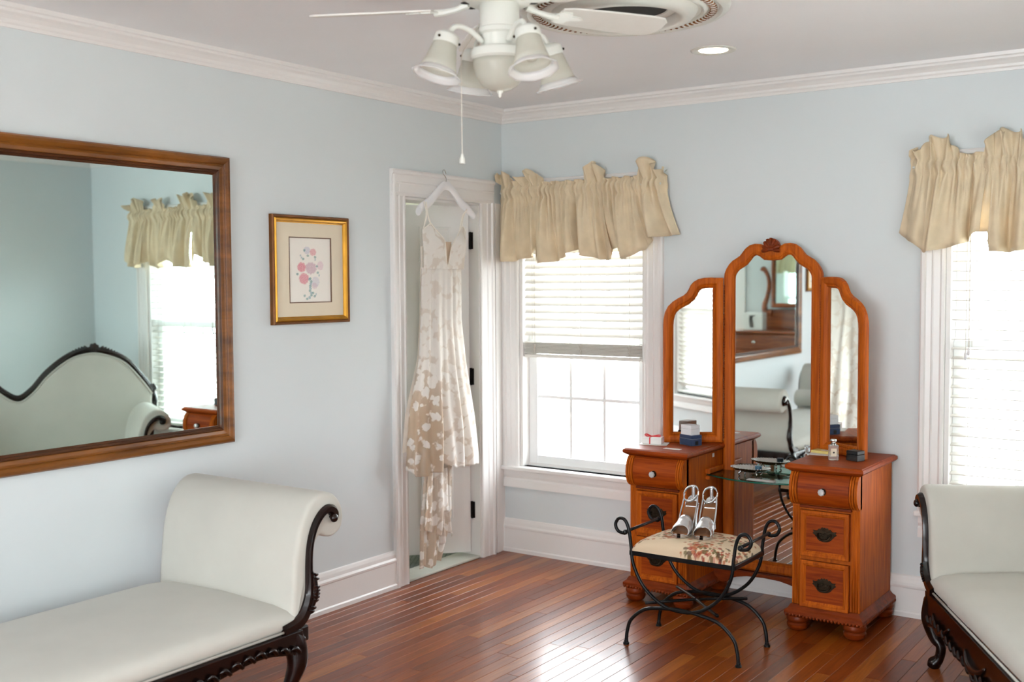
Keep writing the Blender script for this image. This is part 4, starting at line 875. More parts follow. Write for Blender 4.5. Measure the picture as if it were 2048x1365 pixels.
for (cu_, cv_, n) in ((0.10, 0.25, 24), (0.33, 0.42, 28), (0.62, 0.14, 34), (0.80, 0.08, 22), (0.55, 0.75, 16), (0.90, 0.55, 28), (0.15, 0.72, 22), (0.72, 0.55, 14), (0.38, 0.90, 14), (0.97, 0.22, 18)):
    for k in range(int(n * 2.4)):
        bl.append((cu_ + rr.gauss(0, .062), cv_ + rr.gauss(0, .085), rr.uniform(.007, .019), rr.choice([rose, rust, rust, olive, olive, pk, dk])))
def ink2(co):
    u, v = co.x, co.y; c = cream; q0 = noise.noise(Vector((u * 50, v * 34, 0))) * 0.5
    for (a, b, rd, cl) in bl:
        dx = (u - a); dy = (v - b) * 0.67
        if abs(dx) < .05 and abs(dy) < .05:
            d = (dx * dx + dy * dy) / rd ** 2 + q0
            if d < 1: c = mixc(c, cl, 0.80)
    return (*c, 1)
paint(cu.data, ink2, 150, 100)

# ------------------------------------------------------------------ shoes
def sandal(loc, rz, label):
    t = thing('heeled_sandal', label, 'shoe', loc, rz, group='pair of silver sandals')
    # local: x forwards (toe), z up
    sole = [(0.085, 0.013), (0.070, 0.011), (0.045, 0.012), (0.015, 0.016), (-0.020, 0.034), (-0.055, 0.066), (-0.090, 0.094), (-0.118, 0.102)]
    hwk = [(-0.118, 0.018), (-0.105, 0.026), (-0.08, 0.027), (-0.04, 0.024), (0.0, 0.030), (0.04, 0.037), (0.065, 0.033), (0.080, 0.022), (0.088, 0.006)]
    zk = sorted(sole)
    t.scale = (1.06, 1.06, 1.06)
    def foot(bm, up, th, ins=0):
        def f(u, v):
            x = -0.118 + ins + (0.206 - 2 * ins) * u; h = max(0.002, interp(hwk, x) - ins); z = interp(zk, x) + up
            a = v * 2 * PI; return (x, h * math.cos(a), z + th * (1 if math.sin(a) > 0 else -1) * 0.5 * min(1, abs(math.sin(a)) * 4))
        grid(bm, 22, 16, f, cv=True)
    bm = B(); foot(bm, 0.0, 0.008); obj('insole', bm, M['insole'], t, smooth='auto', local=True)
    bm = B()
    def plat(u, v):
        x = -0.045 + 0.134 * u; h = interp(hwk, x) + 0.001; zt = interp(zk, x) + 0.002; zb = 0.0 if x > -0.0 else max(0.0, interp(zk, x) - 0.012)
        a = v * 2 * PI; s = math.sin(a); return (x, h * math.cos(a), zb if s < -0.15 else zt if s > 0.15 else (zb + zt) / 2)
    grid(bm, 18, 16, plat, cv=True); obj('platform_sole', bm, M['silver'], t, smooth='auto', local=True)
    bm = B(); lv = [(-0.122, -0.078, 0.023, 0.100), (-0.116, -0.082, 0.019, 0.060), (-0.112, -0.082, 0.017, 0.020), (-0.114, -0.080, 0.018, 0.0)]
    rows = [[bm.verts.new(p) for p in ((a, -w_, z), (a, w_, z), (b, w_, z - (0.008 if z > 0.09 else 0)), (b, -w_, z - (0.008 if z > 0.09 else 0)))] for a, b, w_, z in lv]
    for r0, r1 in zip(rows, rows[1:]):
        for k in range(4): bm.faces.new((r0[k], r0[(k + 1) % 4], r1[(k + 1) % 4], r1[k]))
    bm.faces.new(rows[0]); bm.faces.new(rows[-1][::-1]); obj('block_heel', bm, M['silver'], t, local=True, bevel=0.003)
    bm = B()
    def vamp(u, v):      # u: across, v: from toe opening to instep
        x = 0.054 - 0.050 * v - 0.016 * abs(u * 2 - 1) ** 2 * (1 - v) * -1; a = PI * u
        h = interp(hwk, x) + 0.002; z0 = interp(zk, x); top_ = 0.030 + 0.020 * v
        return (x - 0.014 * math.sin(a) * v * 0.5 + 0.012 * math.cos(a) ** 2 * (1 - v), h * math.cos(a), z0 + top_ * math.sin(a) ** 0.8)
    grid(bm, 20, 8, vamp); obj('peep_toe_vamp', bm, M['silver'], t, smooth=True, local=True, solid=0.002)
    bm = B()
    def counter(u, v):
        a = PI * (0.5 + 1.0 * u) ; x = -0.085 + 0.034 * math.cos(a) * 1.0; y = 0.025 * math.sin(a)
        b = abs(u * 2 - 1); z0 = 0.098 if b < .6 else 0.092; return (x - 0.004 * v, y, z0 + (0.036 - 0.026 * b) * v)
    grid(bm, 16, 4, counter); obj('heel_counter', bm, M['silver'], t, smooth=True, local=True, solid=0.002)
    for s in (-1, 1):
        bm = B(); tube(bm, catmull([(-0.006, s * 0.029, 0.034), (-0.040, s * 0.030, 0.072), (-0.072, s * 0.028, 0.112), (-0.082, s * 0.026, 0.140)], 5), 0.0034, 6, flat=1.6); obj('side_strap', bm, M['silver'], t, smooth=True, local=True)
    bm = B()
    def ank(u, v):
        a = 2 * PI * u; return (-0.080 + 0.036 * math.cos(a), 0.028 * math.sin(a), 0.142 + 0.024 * -math.cos(a) + 0.010 * (v - .5))
    grid(bm, 30, 1, ank, cu=True); an = obj('ankle_strap', bm, M['silver'], t, smooth=True, local=True, solid=0.0022)
    bm = B(); box(bm, -0.086, -0.072, 0.028, 0.031, 0.138, 0.152); obj('buckle', bm, M['chrome'], an, local=True, bevel=0.001)
    bm = B(); tube(bm, catmull([(-0.118, 0, 0.112), (-0.117, 0, 0.14), (-0.116, 0, 0.164)], 4), 0.0045, 6, flat=1.6); obj('back_strap', bm, M['silver'], t, smooth=True, local=True)
sandal((1.545, -0.875, 0.4575), math.radians(-80), 'silver peep-toe heeled sandal on the stool cushion, nearer the room corner')
sandal((1.630, -0.858, 0.4570), math.radians(-76), 'silver peep-toe heeled sandal on the stool cushion, nearer the pedestal')

# ------------------------------------------------------------------ scroll-armed seats
def scroll_seat(name, label, cat, loc, rz, L, Dp, zs, k, back=None, arm_scale=1.0, rail=0.0, leaf=(35, 14)):
    """local x along the seat from one arm's foot to the other, y from the front edge to the back, z up"""
    t = thing(name, label, cat, loc, rz)
    def P(nm, bm, m, par=t, **kw): return obj(nm, bm, M[m], par, local=True, **kw)
    # seat cushion, crowned and rolled at the front
    bm = B()
    sec = [(0.010, zs - 0.045), (-0.004, zs - 0.030), (-0.006, zs - 0.008), (0.004, zs + 0.012), (0.030, zs + 0.026), (0.10, zs + 0.036), (Dp * 0.5, zs + 0.044), (Dp - 0.08, zs + 0.036), (Dp - 0.02, zs + 0.02), (Dp, zs), (Dp, zs - 0.045)]
    def fs(u, v):
        p, q = sec[round(v * (len(sec) - 1))]; x = -0.012 + (L + 0.024) * u; e = min(u, 1 - u) * L
        return (x, p, q - (0.012 * (1 - min(1, e / 0.06)) ** 2 if q > zs else 0))
    rows = grid(bm, 24, len(sec) - 1, fs)
    bm.faces.new([r[0] for r in rows]); bm.faces.new([r[-1] for r in rows][::-1]); bm.faces.new([v for v in rows[-1]][::-1] + [v for v in rows[0]])
    P('seat', bm, 'cloth', smooth='auto')
    bm = B(); tube(bm, [(0.0, -0.007, zs - 0.040), (L, -0.007, zs - 0.040)], 0.0045, 6); P('piping', bm, 'cloth', smooth=True)
    # arms
    a_ = arm_scale
    AO = [(0.0, zs - 0.02), (0.010, 0.45), (0.018, 0.54), (0.040, 0.64), (0.076, 0.712), (0.122, 0.752), (0.170, 0.760), (0.214, 0.742), (0.244, 0.706), (0.254, 0.664), (0.244, 0.624), (0.216, 0.602), (0.184, 0.598), (0.158, 0.606), (0.135, 0.612), (0.112, 0.585), (0.092, 0.54), (0.084, 0.48), (0.082, 0.42), (0.066, 0.365), (0.035, zs - 0.05), (0.0, zs - 0.055)]
    AO = [(a * a_, zs + (b - 0.36) * k if b > 0.40 else b) for a, b in AO]
    sm = [tuple(v)[:2] for v in catmull([(a, b, 0) for a, b in AO], 3, closed=True)]
    Wd = [(0.186, 0.660), (0.196, 0.668), (0.197, 0.684), (0.182, 0.698), (0.160, 0.700), (0.130, 0.684), (0.102, 0.652), (0.083, 0.608), (0.074, 0.560), (0.072, 0.50), (0.075, 0.44), (0.068, 0.395), (0.045, 0.352), (0.010, 0.332), (-0.05, 0.322)]
    Wd = [(a * a_, zs + (b - 0.36) * k if b > 0.40 else zs + (b - 0.36)) for a, b in Wd]
    ws = [0.026, 0.034, 0.038, 0.036, 0.030, 0.026, 0.023, 0.021, 0.021, 0.024, 0.034, 0.044, 0.050, 0.046, 0.040]
    for s in (0, 1):
        X = (lambda a: L + a) if s else (lambda a: -a)
        bm = B(); st_ = [(0.0, 0.014), (0.003, 0.006), (0.010, 0.001), (0.022, 0.0), (Dp - 0.022, 0.0), (Dp - 0.008, 0.003), (Dp, 0.012)]
        rows = []
        for y, e in st_: rows.append([bm.verts.new((X(q[0]), y, q[1])) for q in offset_poly(sm, e)])
        for r0, r1 in zip(rows, rows[1:]):
            for i in range(len(sm)): bm.faces.new((r0[i], r0[(i + 1) % len(sm)], r1[(i + 1) % len(sm)], r1[i]))
        bm.faces.new(rows[0]); bm.faces.new(rows[-1][::-1]); P('scrolled_arm', bm, 'cloth', smooth='auto')
        path = [tuple(v)[:2] for v in catmull([(a, b, 0) for a, b in Wd], 4)]
        for yy, d0, d1 in ((0, -0.010, 0.022), (1, 0, 0)):
            bm = B()
            if yy == 0: sweep_arr([(X(a), b) for a, b in path], ws, lambda a, b, d: (a, -d, b), -0.004, 0.020, bm, 0.5)
            else: sweep_arr([(X(a), b) for a, b in path], ws, lambda a, b, d: (a, Dp + d, b), -0.004, 0.020, bm, 0.5)
            wf = P('scroll_frame', bm, 'dark', smooth='auto')
            if yy == 0:      # acanthus leaf carved on the outer side
                bm = B()
                i0, i1 = leaf[0], leaf[0] + leaf[1]; lp = []
                for q in range(13):
                    f = q / 12; pp = path[round(i0 + (i1 - i0) * f)]
                    lp.append((X(pp[0] + 0.004 + 0.013 * math.sin(f * PI)), -0.008, pp[1]))
                tube(bm, catmull(lp, 2), [0.004, 0.012, 0.017, 0.019, 0.018, 0.014, 0.010, 0.012], 10)
                for q in range(2, 11):
                    a_p = Vector(lp[q]); tube(bm, [a_p + Vector(((0.012 if s else -0.012), 0.004, -0.010)), a_p + Vector(((0.016 if s else -0.016), -0.010, 0.002)), a_p + Vector(((-0.008 if s else 0.008), -0.016, 0.012))], [0.003, 0.0055, 0.003], 6)
                P('carved_leaf', bm, 'dark', wf, smooth=True)
                bm = B(); blob(bm, (X(0.186 * a_), -0.018, zs + (0.668 - 0.36) * k), 0.016, 1, 0.8, 1, 10); P('scroll_eye', bm, 'dark', wf, smooth=True)
        # outer end rail and side face below the arm
        bm = B(); box(bm, *sorted((X(0.0), X(0.075 * a_))), 0.0, Dp, zs - 0.10, zs - 0.045); P('end_rail', bm, 'dark', bevel=0.006)
    # front and back rails with a carved, scalloped lower edge
    n = 96; up = []; lo = []
    for i in range(n + 1):
        u = i / n; x = -0.03 + (L + 0.06) * u; m = abs(u * 2 - 1)
        zl = zs - 0.100 - rail - 0.018 * (0.5 + 0.5 * math.cos(u * PI * 2 * round(L / 0.42))) - (0.035 * (1 - min(1, abs(u - 0.5) / 0.10)) if abs(u - .5) < .1 else 0) - (0.012 * max(0, (m - 0.86) / 0.14))
        lo.append((x, zl)); up.append((x, zs - 0.048))
    for y0, y1 in ((-0.018, 0.012), (Dp - 0.012, Dp + 0.014)):
        bm = B(); prism(bm, lo + up[::-1], lambda a, b, h: (a, h, b), y0, y1); fr0 = P('carved_rail' if y0 < 0 else 'back_rail', bm, 'dark', bevel=0.003)
        if y0 < 0:
            bm = B()
            for q in range(int(L / 0.05)):
                x = 0.06 + q * 0.05; zz = interp(lo, x) + 0.012 + rail * 0.2
                tube(bm, catmull([(x - 0.026, -0.018, zz + 0.004), (x - 0.008, -0.028, zz + 0.016), (x + 0.012, -0.028, zz - 0.002), (x + 0.024, -0.018, zz + 0.010)], 4), [0.003, 0.008, 0.008, 0.003], 6)
            for q in range(int(L / 0.42)):
                xc = (q + 0.5) * L / round(L / 0.42)
                tube(bm, catmull([(xc - 0.11, -0.020, zs - 0.105), (xc - 0.06, -0.024, zs - 0.135), (xc, -0.024, zs - 0.142), (xc + 0.06, -0.022, zs - 0.125), (xc + 0.10, -0.018, zs - 0.098)], 5), [0.006, 0.012, 0.014, 0.010, 0.005], 8)
            P('carving', bm, 'dark', fr0, smooth=True)
    # cabriole legs
    for sx in (0, 1):
        for sy in (0, 1):
            X = (lambda a: L + a) if sx else (lambda a: -a); Y = (lambda b: b) if not sy else (lambda b: Dp - b)
            pts = [(0.000, 0.020, zs - 0.050), (0.018, 0.012, zs - 0.100), (0.022, 0.004, zs - 0.160), (0.006, 0.018, zs - 0.225), (-0.010, 0.034, 0.090), (-0.006, 0.030, 0.045), (0.006, 0.016, 0.020), (0.010, 0.010, 0.002)]
            bm = B(); tube(bm, catmull([(X(a), Y(b), c) for a, b, c in pts], 4), [0.036, 0.040, 0.036, 0.026, 0.019, 0.018, 0.026, 0.022], 12); lg = P('cabriole_leg', bm, 'dark', smooth=True)
            bm = B()
            for q in range(5): blob(bm, (X(0.034), Y(-0.012 + 0.004 * q), zs - 0.085 - q * 0.022), 0.013 - q * 0.001, 0.9, 0.8, 1.0, 6)
            P('knee_carving', bm, 'dark', lg, smooth=True)
    if back:
        yb = Dp - 0.03; pts = back
        crest = [tuple(v)[:2] for v in catmull([(a, b, 0) for a, b in pts], 6)]
        inner = [(a, b - 0.018) for a, b in crest]
        poly = [(crest[0][0] + 0.03, zs), (crest[-1][0] - 0.03, zs)] + inner[::-1]
        bm = B(); prism(bm, poly, lambda a, b, h: (a, h, b), yb - 0.030, yb + 0.018); P('back_panel', bm, 'cloth', bevel=0.012)
        bm = B(); tube(bm, [(a, yb - 0.030, b - 0.016) for a, b in crest], 0.005, 6); P('back_piping', bm, 'cloth', smooth=True)
        bm = B(); tube(bm, [(a, yb, b) for a, b in crest], 0.024, 10, flat=1.15); tube(bm, [(a, yb - 0.016, b + 0.004) for a, b in crest], 0.012, 8); cf_ = P('crest_rail', bm, 'dark', smooth=True)
        peaks = [i for i in range(1, len(crest) - 1) if crest[i][1] > crest[i - 1][1] and crest[i][1] >= crest[i + 1][1]]
        for pi in peaks:
            px, pz = crest[pi]; bm = B()
            blob(bm, (px, yb - 0.018, pz + 0.018), 0.026, 1, 0.7, 1, 10)
            for q in range(7): a = q * 2 * PI / 7; blob(bm, (px + 0.022 * math.cos(a), yb - 0.022, pz + 0.018 + 0.022 * math.sin(a)), 0.014, 1, 0.7, 1, 8)
            for s in (-1, 1):
                for q in range(1, 9):
                    xx = px + s * (0.028 + q * 0.019); zz = interp(crest, xx)
                    blob(bm, (xx, yb - 0.012, zz + 0.018 - 0.001 * q), 0.019 - 0.001 * q, 1.5, 0.7, 0.7, 8, Matrix.Rotation(-s * 0.9, 4, 'Y'))
            P('carved_crest', bm, 'dark', cf_, smooth=True)
        for i in (0, -1):
            px, pz = crest[i]; bm = B(); s = -1 if i == 0 else 1
            for q in range(6): a = q * 1.05; blob(bm, (px + 0.018 * math.cos(a), yb - 0.010, pz + 0.02 + 0.020 * math.sin(a)), 0.017, 1, 0.8, 1, 8)
            blob(bm, (px - s * 0.03, yb - 0.012, pz + 0.028), 0.016, 1.2, 0.8, 0.8); tube(bm, catmull([(px, yb, pz), (px + s * 0.02, yb, pz - 0.07), (px + s * 0.005, yb, pz - 0.16), (px - s * 0.02, yb, zs)], 5), [0.024, 0.020, 0.018, 0.018], 8)
            P('carved_end', bm, 'dark', cf_, smooth=True)
    return t
scroll_seat('scroll_arm_bench', 'long backless cream bench with scrolled arms under the wide wall mirror', 'bench', (0.83, -4.42, 0), PI / 2, 2.02, 0.72, 0.372, 1.0)
scroll_seat('carved_settee', 'cream settee with carved dark humped back, set at an angle before the second window', 'settee', (2.47, -0.63, 0), math.atan2(-0.878, 0.479), 1.22, 0.62, 0.345, 0.86,
            back=[(-0.20, 0.76), (-0.13, 0.86), (-0.02, 0.985), (0.12, 1.045), (0.22, 1.050), (0.33, 1.015), (0.46, 0.915), (0.56, 0.80), (0.65, 0.745), (0.75, 0.80), (0.86, 0.915), (0.98, 1.015), (1.09, 1.050), (1.18, 1.045), (1.30, 0.96), (1.38, 0.86)], arm_scale=0.92, rail=0.055, leaf=(42, 9))
bm = B(); lathe(bm, [(0.0, 0.0), (0.062, 0.004), (0.072, 0.016), (0.073, 0.10), (0.073, 0.54), (0.070, 0.60), (0.060, 0.612), (0.0, 0.616)], seg=24); tmat(bm, Matrix.Translation((0.13, -4.325, 0.492)) @ Matrix.Rotation(PI / 2, 4, 'Y')); tag(obj('bolster', bm, M['cloth'], smooth='auto'), 'cream bolster against the far arm of the long bench, seen in the vanity mirror', 'cushion')

# ------------------------------------------------------------------ gown on a hanger
hg = thing('coat_hanger', 'white hanger hooked over the closet door casing', 'hanger', (0.05, -0.56, 1.93))
HC = Vector((0.052, -0.560, 1.985))
bm = B()
HP = [(-0.004, 0.006), (0.026, 0.002), (0.07, -0.030), (0.12, -0.072), (0.165, -0.098), (0.205, -0.118), (0.222, -0.134)]
for s in (-1, 1):
    sec = []
    rows = []
    for i, (a, b) in enumerate(catmull([(a, b, 0) for a, b in HP], 4) and [tuple(v)[:2] for v in catmull([(a, b, 0) for a, b in HP], 4)]):
        f = i / 24; hh = 0.021 + 0.006 * math.sin(f * PI); dd = 0.008 + 0.010 * f
        rows.append([bm.verts.new(HC + Vector((dd * math.cos(q), s * a, b + hh * math.sin(q)))) for q in [k * PI / 5 for k in range(10)]])
    for r0, r1 in zip(rows, rows[1:]):
        for k in range(10): bm.faces.new((r0[k], r0[(k + 1) % 10], r1[(k + 1) % 10], r1[k]))
    bm.faces.new(rows[0]); bm.faces.new(rows[-1])
obj('hanger_bar', bm, M['plastic'], hg, smooth='auto')
bm = B(); tube(bm, catmull([HC + Vector(p) for p in ((0, 0, 0.02), (0, 0, 0.045), (0, -0.018, 0.062), (-0.006, -0.018, 0.078), (-0.012, -0.002, 0.088), (-0.018, 0.016, 0.082), (-0.020, 0.026, 0.070))], 5), 0.0022, 8); obj('wire_hook', bm, M['chrome'], hg, smooth=True)
gown = thing('wedding_gown', 'ivory lace wedding gown with train hanging in front of the closet door', 'dress', (0.08, -0.62, 1.2))
XD = 0.088
def fold(y, z, ph=0): return math.sin(y * 62 + ph + 0.8 * math.sin(z * 3)) * 0.6 + math.sin(y * 34 + ph * 2 + z * 1.5) * 0.4
Lk = [(0.55, -0.915), (0.60, -0.915), (0.86, -0.885), (1.12, -0.808), (1.32, -0.790), (1.56, -0.780), (1.68, -0.786), (1.74, -0.790), (1.80, -0.786)]
Rk = [(0.55, -0.322), (0.60, -0.325), (0.80, -0.362), (1.10, -0.428), (1.31, -0.462), (1.56, -0.462), (1.68, -0.446), (1.75, -0.440), (1.82, -0.448)]
NT = [(-0.79, 1.760), (-0.765, 1.778), (-0.742, 1.795), (-0.715, 1.765), (-0.690, 1.735), (-0.655, 1.705), (-0.640, 1.670), (-0.622, 1.590), (-0.606, 1.585), (-0.600, 1.64), (-0.585, 1.690), (-0.555, 1.735), (-0.520, 1.765), (-0.490, 1.786), (-0.462, 1.785), (-0.44, 1.745)]
HB = [(-0.92, 0.585), (-0.86, 0.545), (-0.795, 0.545), (-0.79, 0.560), (-0.70, 0.555), (-0.69, 0.600), (-0.60, 0.560), (-0.56, 0.562), (-0.50, 0.545), (-0.42, 0.555), (-0.36, 0.545), (-0.32, 0.56)]
def sheer(me, fnc):
    ca = me.color_attributes.new('sheer', 'FLOAT_COLOR', 'POINT')
    for i, v in enumerate(me.vertices): q = fnc(v.co + Vector((0.08, -0.62, 1.2))); ca.data[i].color = (q, q, q, 1)
def skirt(u, v, backside=False):
    # v 0 waist .. 1 hem
    z1 = 1.575; yk = -0.62 + (u - .5) * 0.6
    yh = interp([(0, -0.92), (1, -0.32)], u); zb = interp(HB, yh) if not backside else 0.60
    z = z1 + (zb - z1) * v
    l, r = interp(Lk, z), interp(Rk, z); y = l + (r - l) * u
    fl = sstep((1.25 - z) / 0.55); amp = 0.006 + 0.030 * fl
    if backside: return (XD - 0.030 - 0.02 * fl, y, z)
    e = math.sin(u * PI) ** 0.5; x = XD + (0.030 + 0.03 * fl) * e - 0.022 + amp * e * (math.sin(u * 22 + 1.3 + 0.4 * math.sin(z * 4)) * 0.6 + math.sin(u * 41 + z * 1.2) * 0.4)
    dart = 0.006 * (1 - fl); x -= dart * max(0, 1 - abs(u - 0.44) / 0.05) + dart * max(0, 1 - abs(u - 0.72) / 0.05) + dart * max(0, 1 - abs(u - 0.2) / 0.05)
    return (max(x, 0.058), y, z)
bm = B(); grid(bm, 130, 110, skirt); sk = obj('flared_skirt', bm, M['lace'], gown, smooth=True, solid=0.0015)
def shf(c):
    f = sstep((1.22 - c.z) / 0.45); side = 1 - sstep((c.y + 0.78) / 0.16)
    return 0.10 + 0.10 * noise.noise(c * 6) + f * (0.15 + 0.80 * side)
sheer(sk.data, shf)
bm = B(); grid(bm, 24, 40, lambda u, v: skirt(u, v * 0.93, True)); sb = obj('skirt_lining', bm, M['satin'], gown, smooth=True)
def bod(u, v):
    l, r = interp(Lk, 1.7), interp(Rk, 1.7); y0 = -0.788 + 0.346 * u; zt = interp(NT, y0); z = 1.568 + (zt - 1.568) * v
    l, r = interp(Lk, z), interp(Rk, z); y = l + (r - l) * u
    c1 = math.exp(-((y + 0.705) / 0.05) ** 2 - ((z - 1.69) / 0.055) ** 2); c2 = math.exp(-((y + 0.515) / 0.05) ** 2 - ((z - 1.69) / 0.055) ** 2)
    return (XD - 0.006 + 0.022 * math.sin(u * PI) ** 0.6 + 0.038 * (c1 + c2) + 0.002 * math.sin(y * 160) * (1 - v), y, z)
bm = B(); grid(bm, 90, 40, bod); bd = obj('lace_bodice', bm, M['lace'], gown, smooth=True, solid=0.002); sheer(bd.data, lambda c: 0.12 + 0.12 * noise.noise(c * 9))
bm = B(); grid(bm, 20, 12, lambda u, v: (XD - 0.028 - 0.01 * math.sin(u * PI), -0.775 + 0.32 * u, 1.56 + (0.135 + 0.02 * math.cos((u - .5) * 5)) * v)); obj('bodice_back', bm, M['satin'], gown, smooth=True, solid=0.0015)
bm = B(); prism(bm, [(-0.655, 1.705), (-0.612, 1.575), (-0.575, 1.705)], lambda a, b, h: (XD + 0.006 + h, a, b), 0, 0.001); obj('plunge_insert', bm, M['tulle'], gown)
bm = B(); tube(bm, catmull([Vector(bod((y + 0.788) / 0.346, 1.0)) + Vector((0.001, 0, 0)) for y in [-0.784 + 0.338 * i / 30 for i in range(31)]], 2), 0.0026, 6); obj('neckline_piping', bm, M['satin'], gown, smooth=True)
for s, (ya, yt) in ((0, (-0.742, -0.738)), (1, (-0.490, -0.406))):
    for dy in (0, 0.016):
        bm = B(); yq = yt - (dy if s == 0 else -0.0); tube(bm, catmull([(XD + 0.010 - dy * 1.6, ya - (dy * 1.4 if s == 0 else -dy), 1.787 - dy), (XD - 0.012, (ya + yt) / 2 - dy * .6, 1.84), (XD - 0.022, yq, HC.z - 0.084 - (0.022 if s else 0.0))], 4), 0.0026, 6, flat=1.8); obj('shoulder_strap', bm, M['satin'], gown, smooth=True)
# train: long back panel folding over itself down to the floor
def train(u, v):
    z = 0.66 - 0.585 * v; l = interp([(0.05, -0.815), (0.30, -0.815), (0.66, -0.77)], z); r = interp([(0.05, -0.655), (0.19, -0.60), (0.3, -0.560), (0.66, -0.575)], z)
    return (0.062 + 0.012 * math.sin(u * 13 + z * 2) + 0.008 * math.sin(u * 29), l + (r - l) * u, z + 0.012 * math.sin(u * 9) * v)
bm = B(); grid(bm, 50, 60, train); tr = obj('train', bm, M['lace'], gown, smooth=True, solid=0.0015); sheer(tr.data, lambda c: 0.45 + 0.35 * sstep((0.4 - c.z) / .2))
def train2(u, v):
    zb = interp([(0, 0.275), (0.45, 0.235), (0.55, 0.215), (0.62, 0.34), (1.0, 0.33)], u); z = 0.56 + (zb - 0.56) * v
    l = interp([(0.2, -0.822), (0.56, -0.775)], z); r = interp([(0.2, -0.555), (0.56, -0.565)], z)
    return (0.080 + 0.010 * math.sin(u * 11 + 1) + 0.006 * math.sin(u * 23 + z * 5), l + (r - l) * u, z)
bm = B(); grid(bm, 50, 40, train2); tr = obj('train_overlay', bm, M['lace'], gown, smooth=True, solid=0.0015); sheer(tr.data, lambda c: 0.35 + 0.5 * (1 - sstep((c.y + 0.78) / 0.12)))
def train3(u, v):
    z = 0.36 - (0.16 + 0.03 * math.sin(u * 6)) * v; return (0.068 + 0.012 * math.sin(u * 14 + 2), -0.675 + (0.09 + 0.03 * v) * u, z - 0.02 * u * v)
bm = B(); grid(bm, 16, 16, train3); tr = obj('train_fold', bm, M['lace'], gown, smooth=True, solid=0.0015); sheer(tr.data, lambda c: 0.3)

# ------------------------------------------------------------------ ceiling fan
FC = Vector((1.602, -2.256, 0)); lat = Vector((0.82, 0.573, 0)); aw = Vector((-0.573, 0.82, 0))
fan = thing('ceiling_fan', 'white five-blade ceiling fan with four bell-glass lights and a pull chain', 'ceiling fan', (FC.x, FC.y, RH))
def FP_(nm, bm, m, par=fan, **k): return obj(nm, bm, M[m], par, **k)
bm = B(); lathe(bm, [(0.0, 2.44), (0.075, 2.44), (0.075, 2.425), (0.060, 2.412), (0.062, 2.408), (0.105, 2.400), (0.118, 2.385), (0.120, 2.360), (0.112, 2.342), (0.085, 2.330), (0.0, 2.330)], tuple(FC), 32); FP_('motor_housing', bm, 'white', smooth='auto')
for k in range(10):
    a = k * PI / 5; bm = B(); d = Vector((math.cos(a), math.sin(a), 0)); pp = FC + d * 0.098 + Vector((0, 0, 2.336)); blob(bm, pp, 0.012, 1.6, 0.7, 0.35, 8, Matrix.Rotation(a, 4, 'Z')); FP_('vent_slot', bm, 'void', smooth=True)
bm = B(); lathe(bm, [(0.0, 2.334), (0.056, 2.334), (0.060, 2.328), (0.060, 2.262), (0.064, 2.258), (0.064, 2.246), (0.055, 2.240), (0.053, 2.205), (0.060, 2.200), (0.086, 2.196), (0.090, 2.188), (0.090, 2.172), (0.084, 2.166), (0.0, 2.166)], tuple(FC), 32); FP_('switch_housing', bm, 'white', smooth='auto')
bm = B(); lathe(bm, [(0.081, 2.168), (0.080, 2.150), (0.072, 2.118), (0.055, 2.092), (0.030, 2.078), (0.0, 2.074)], tuple(FC), 32); FP_('glass_bowl', bm, 'frost', smooth=True)
bm = B(); lathe(bm, [(0.0, 2.080), (0.009, 2.078), (0.010, 2.072), (0.005, 2.066), (0.004, 2.058), (0.0, 2.054)], tuple(FC), 14); FP_('finial', bm, 'white', smooth=True)
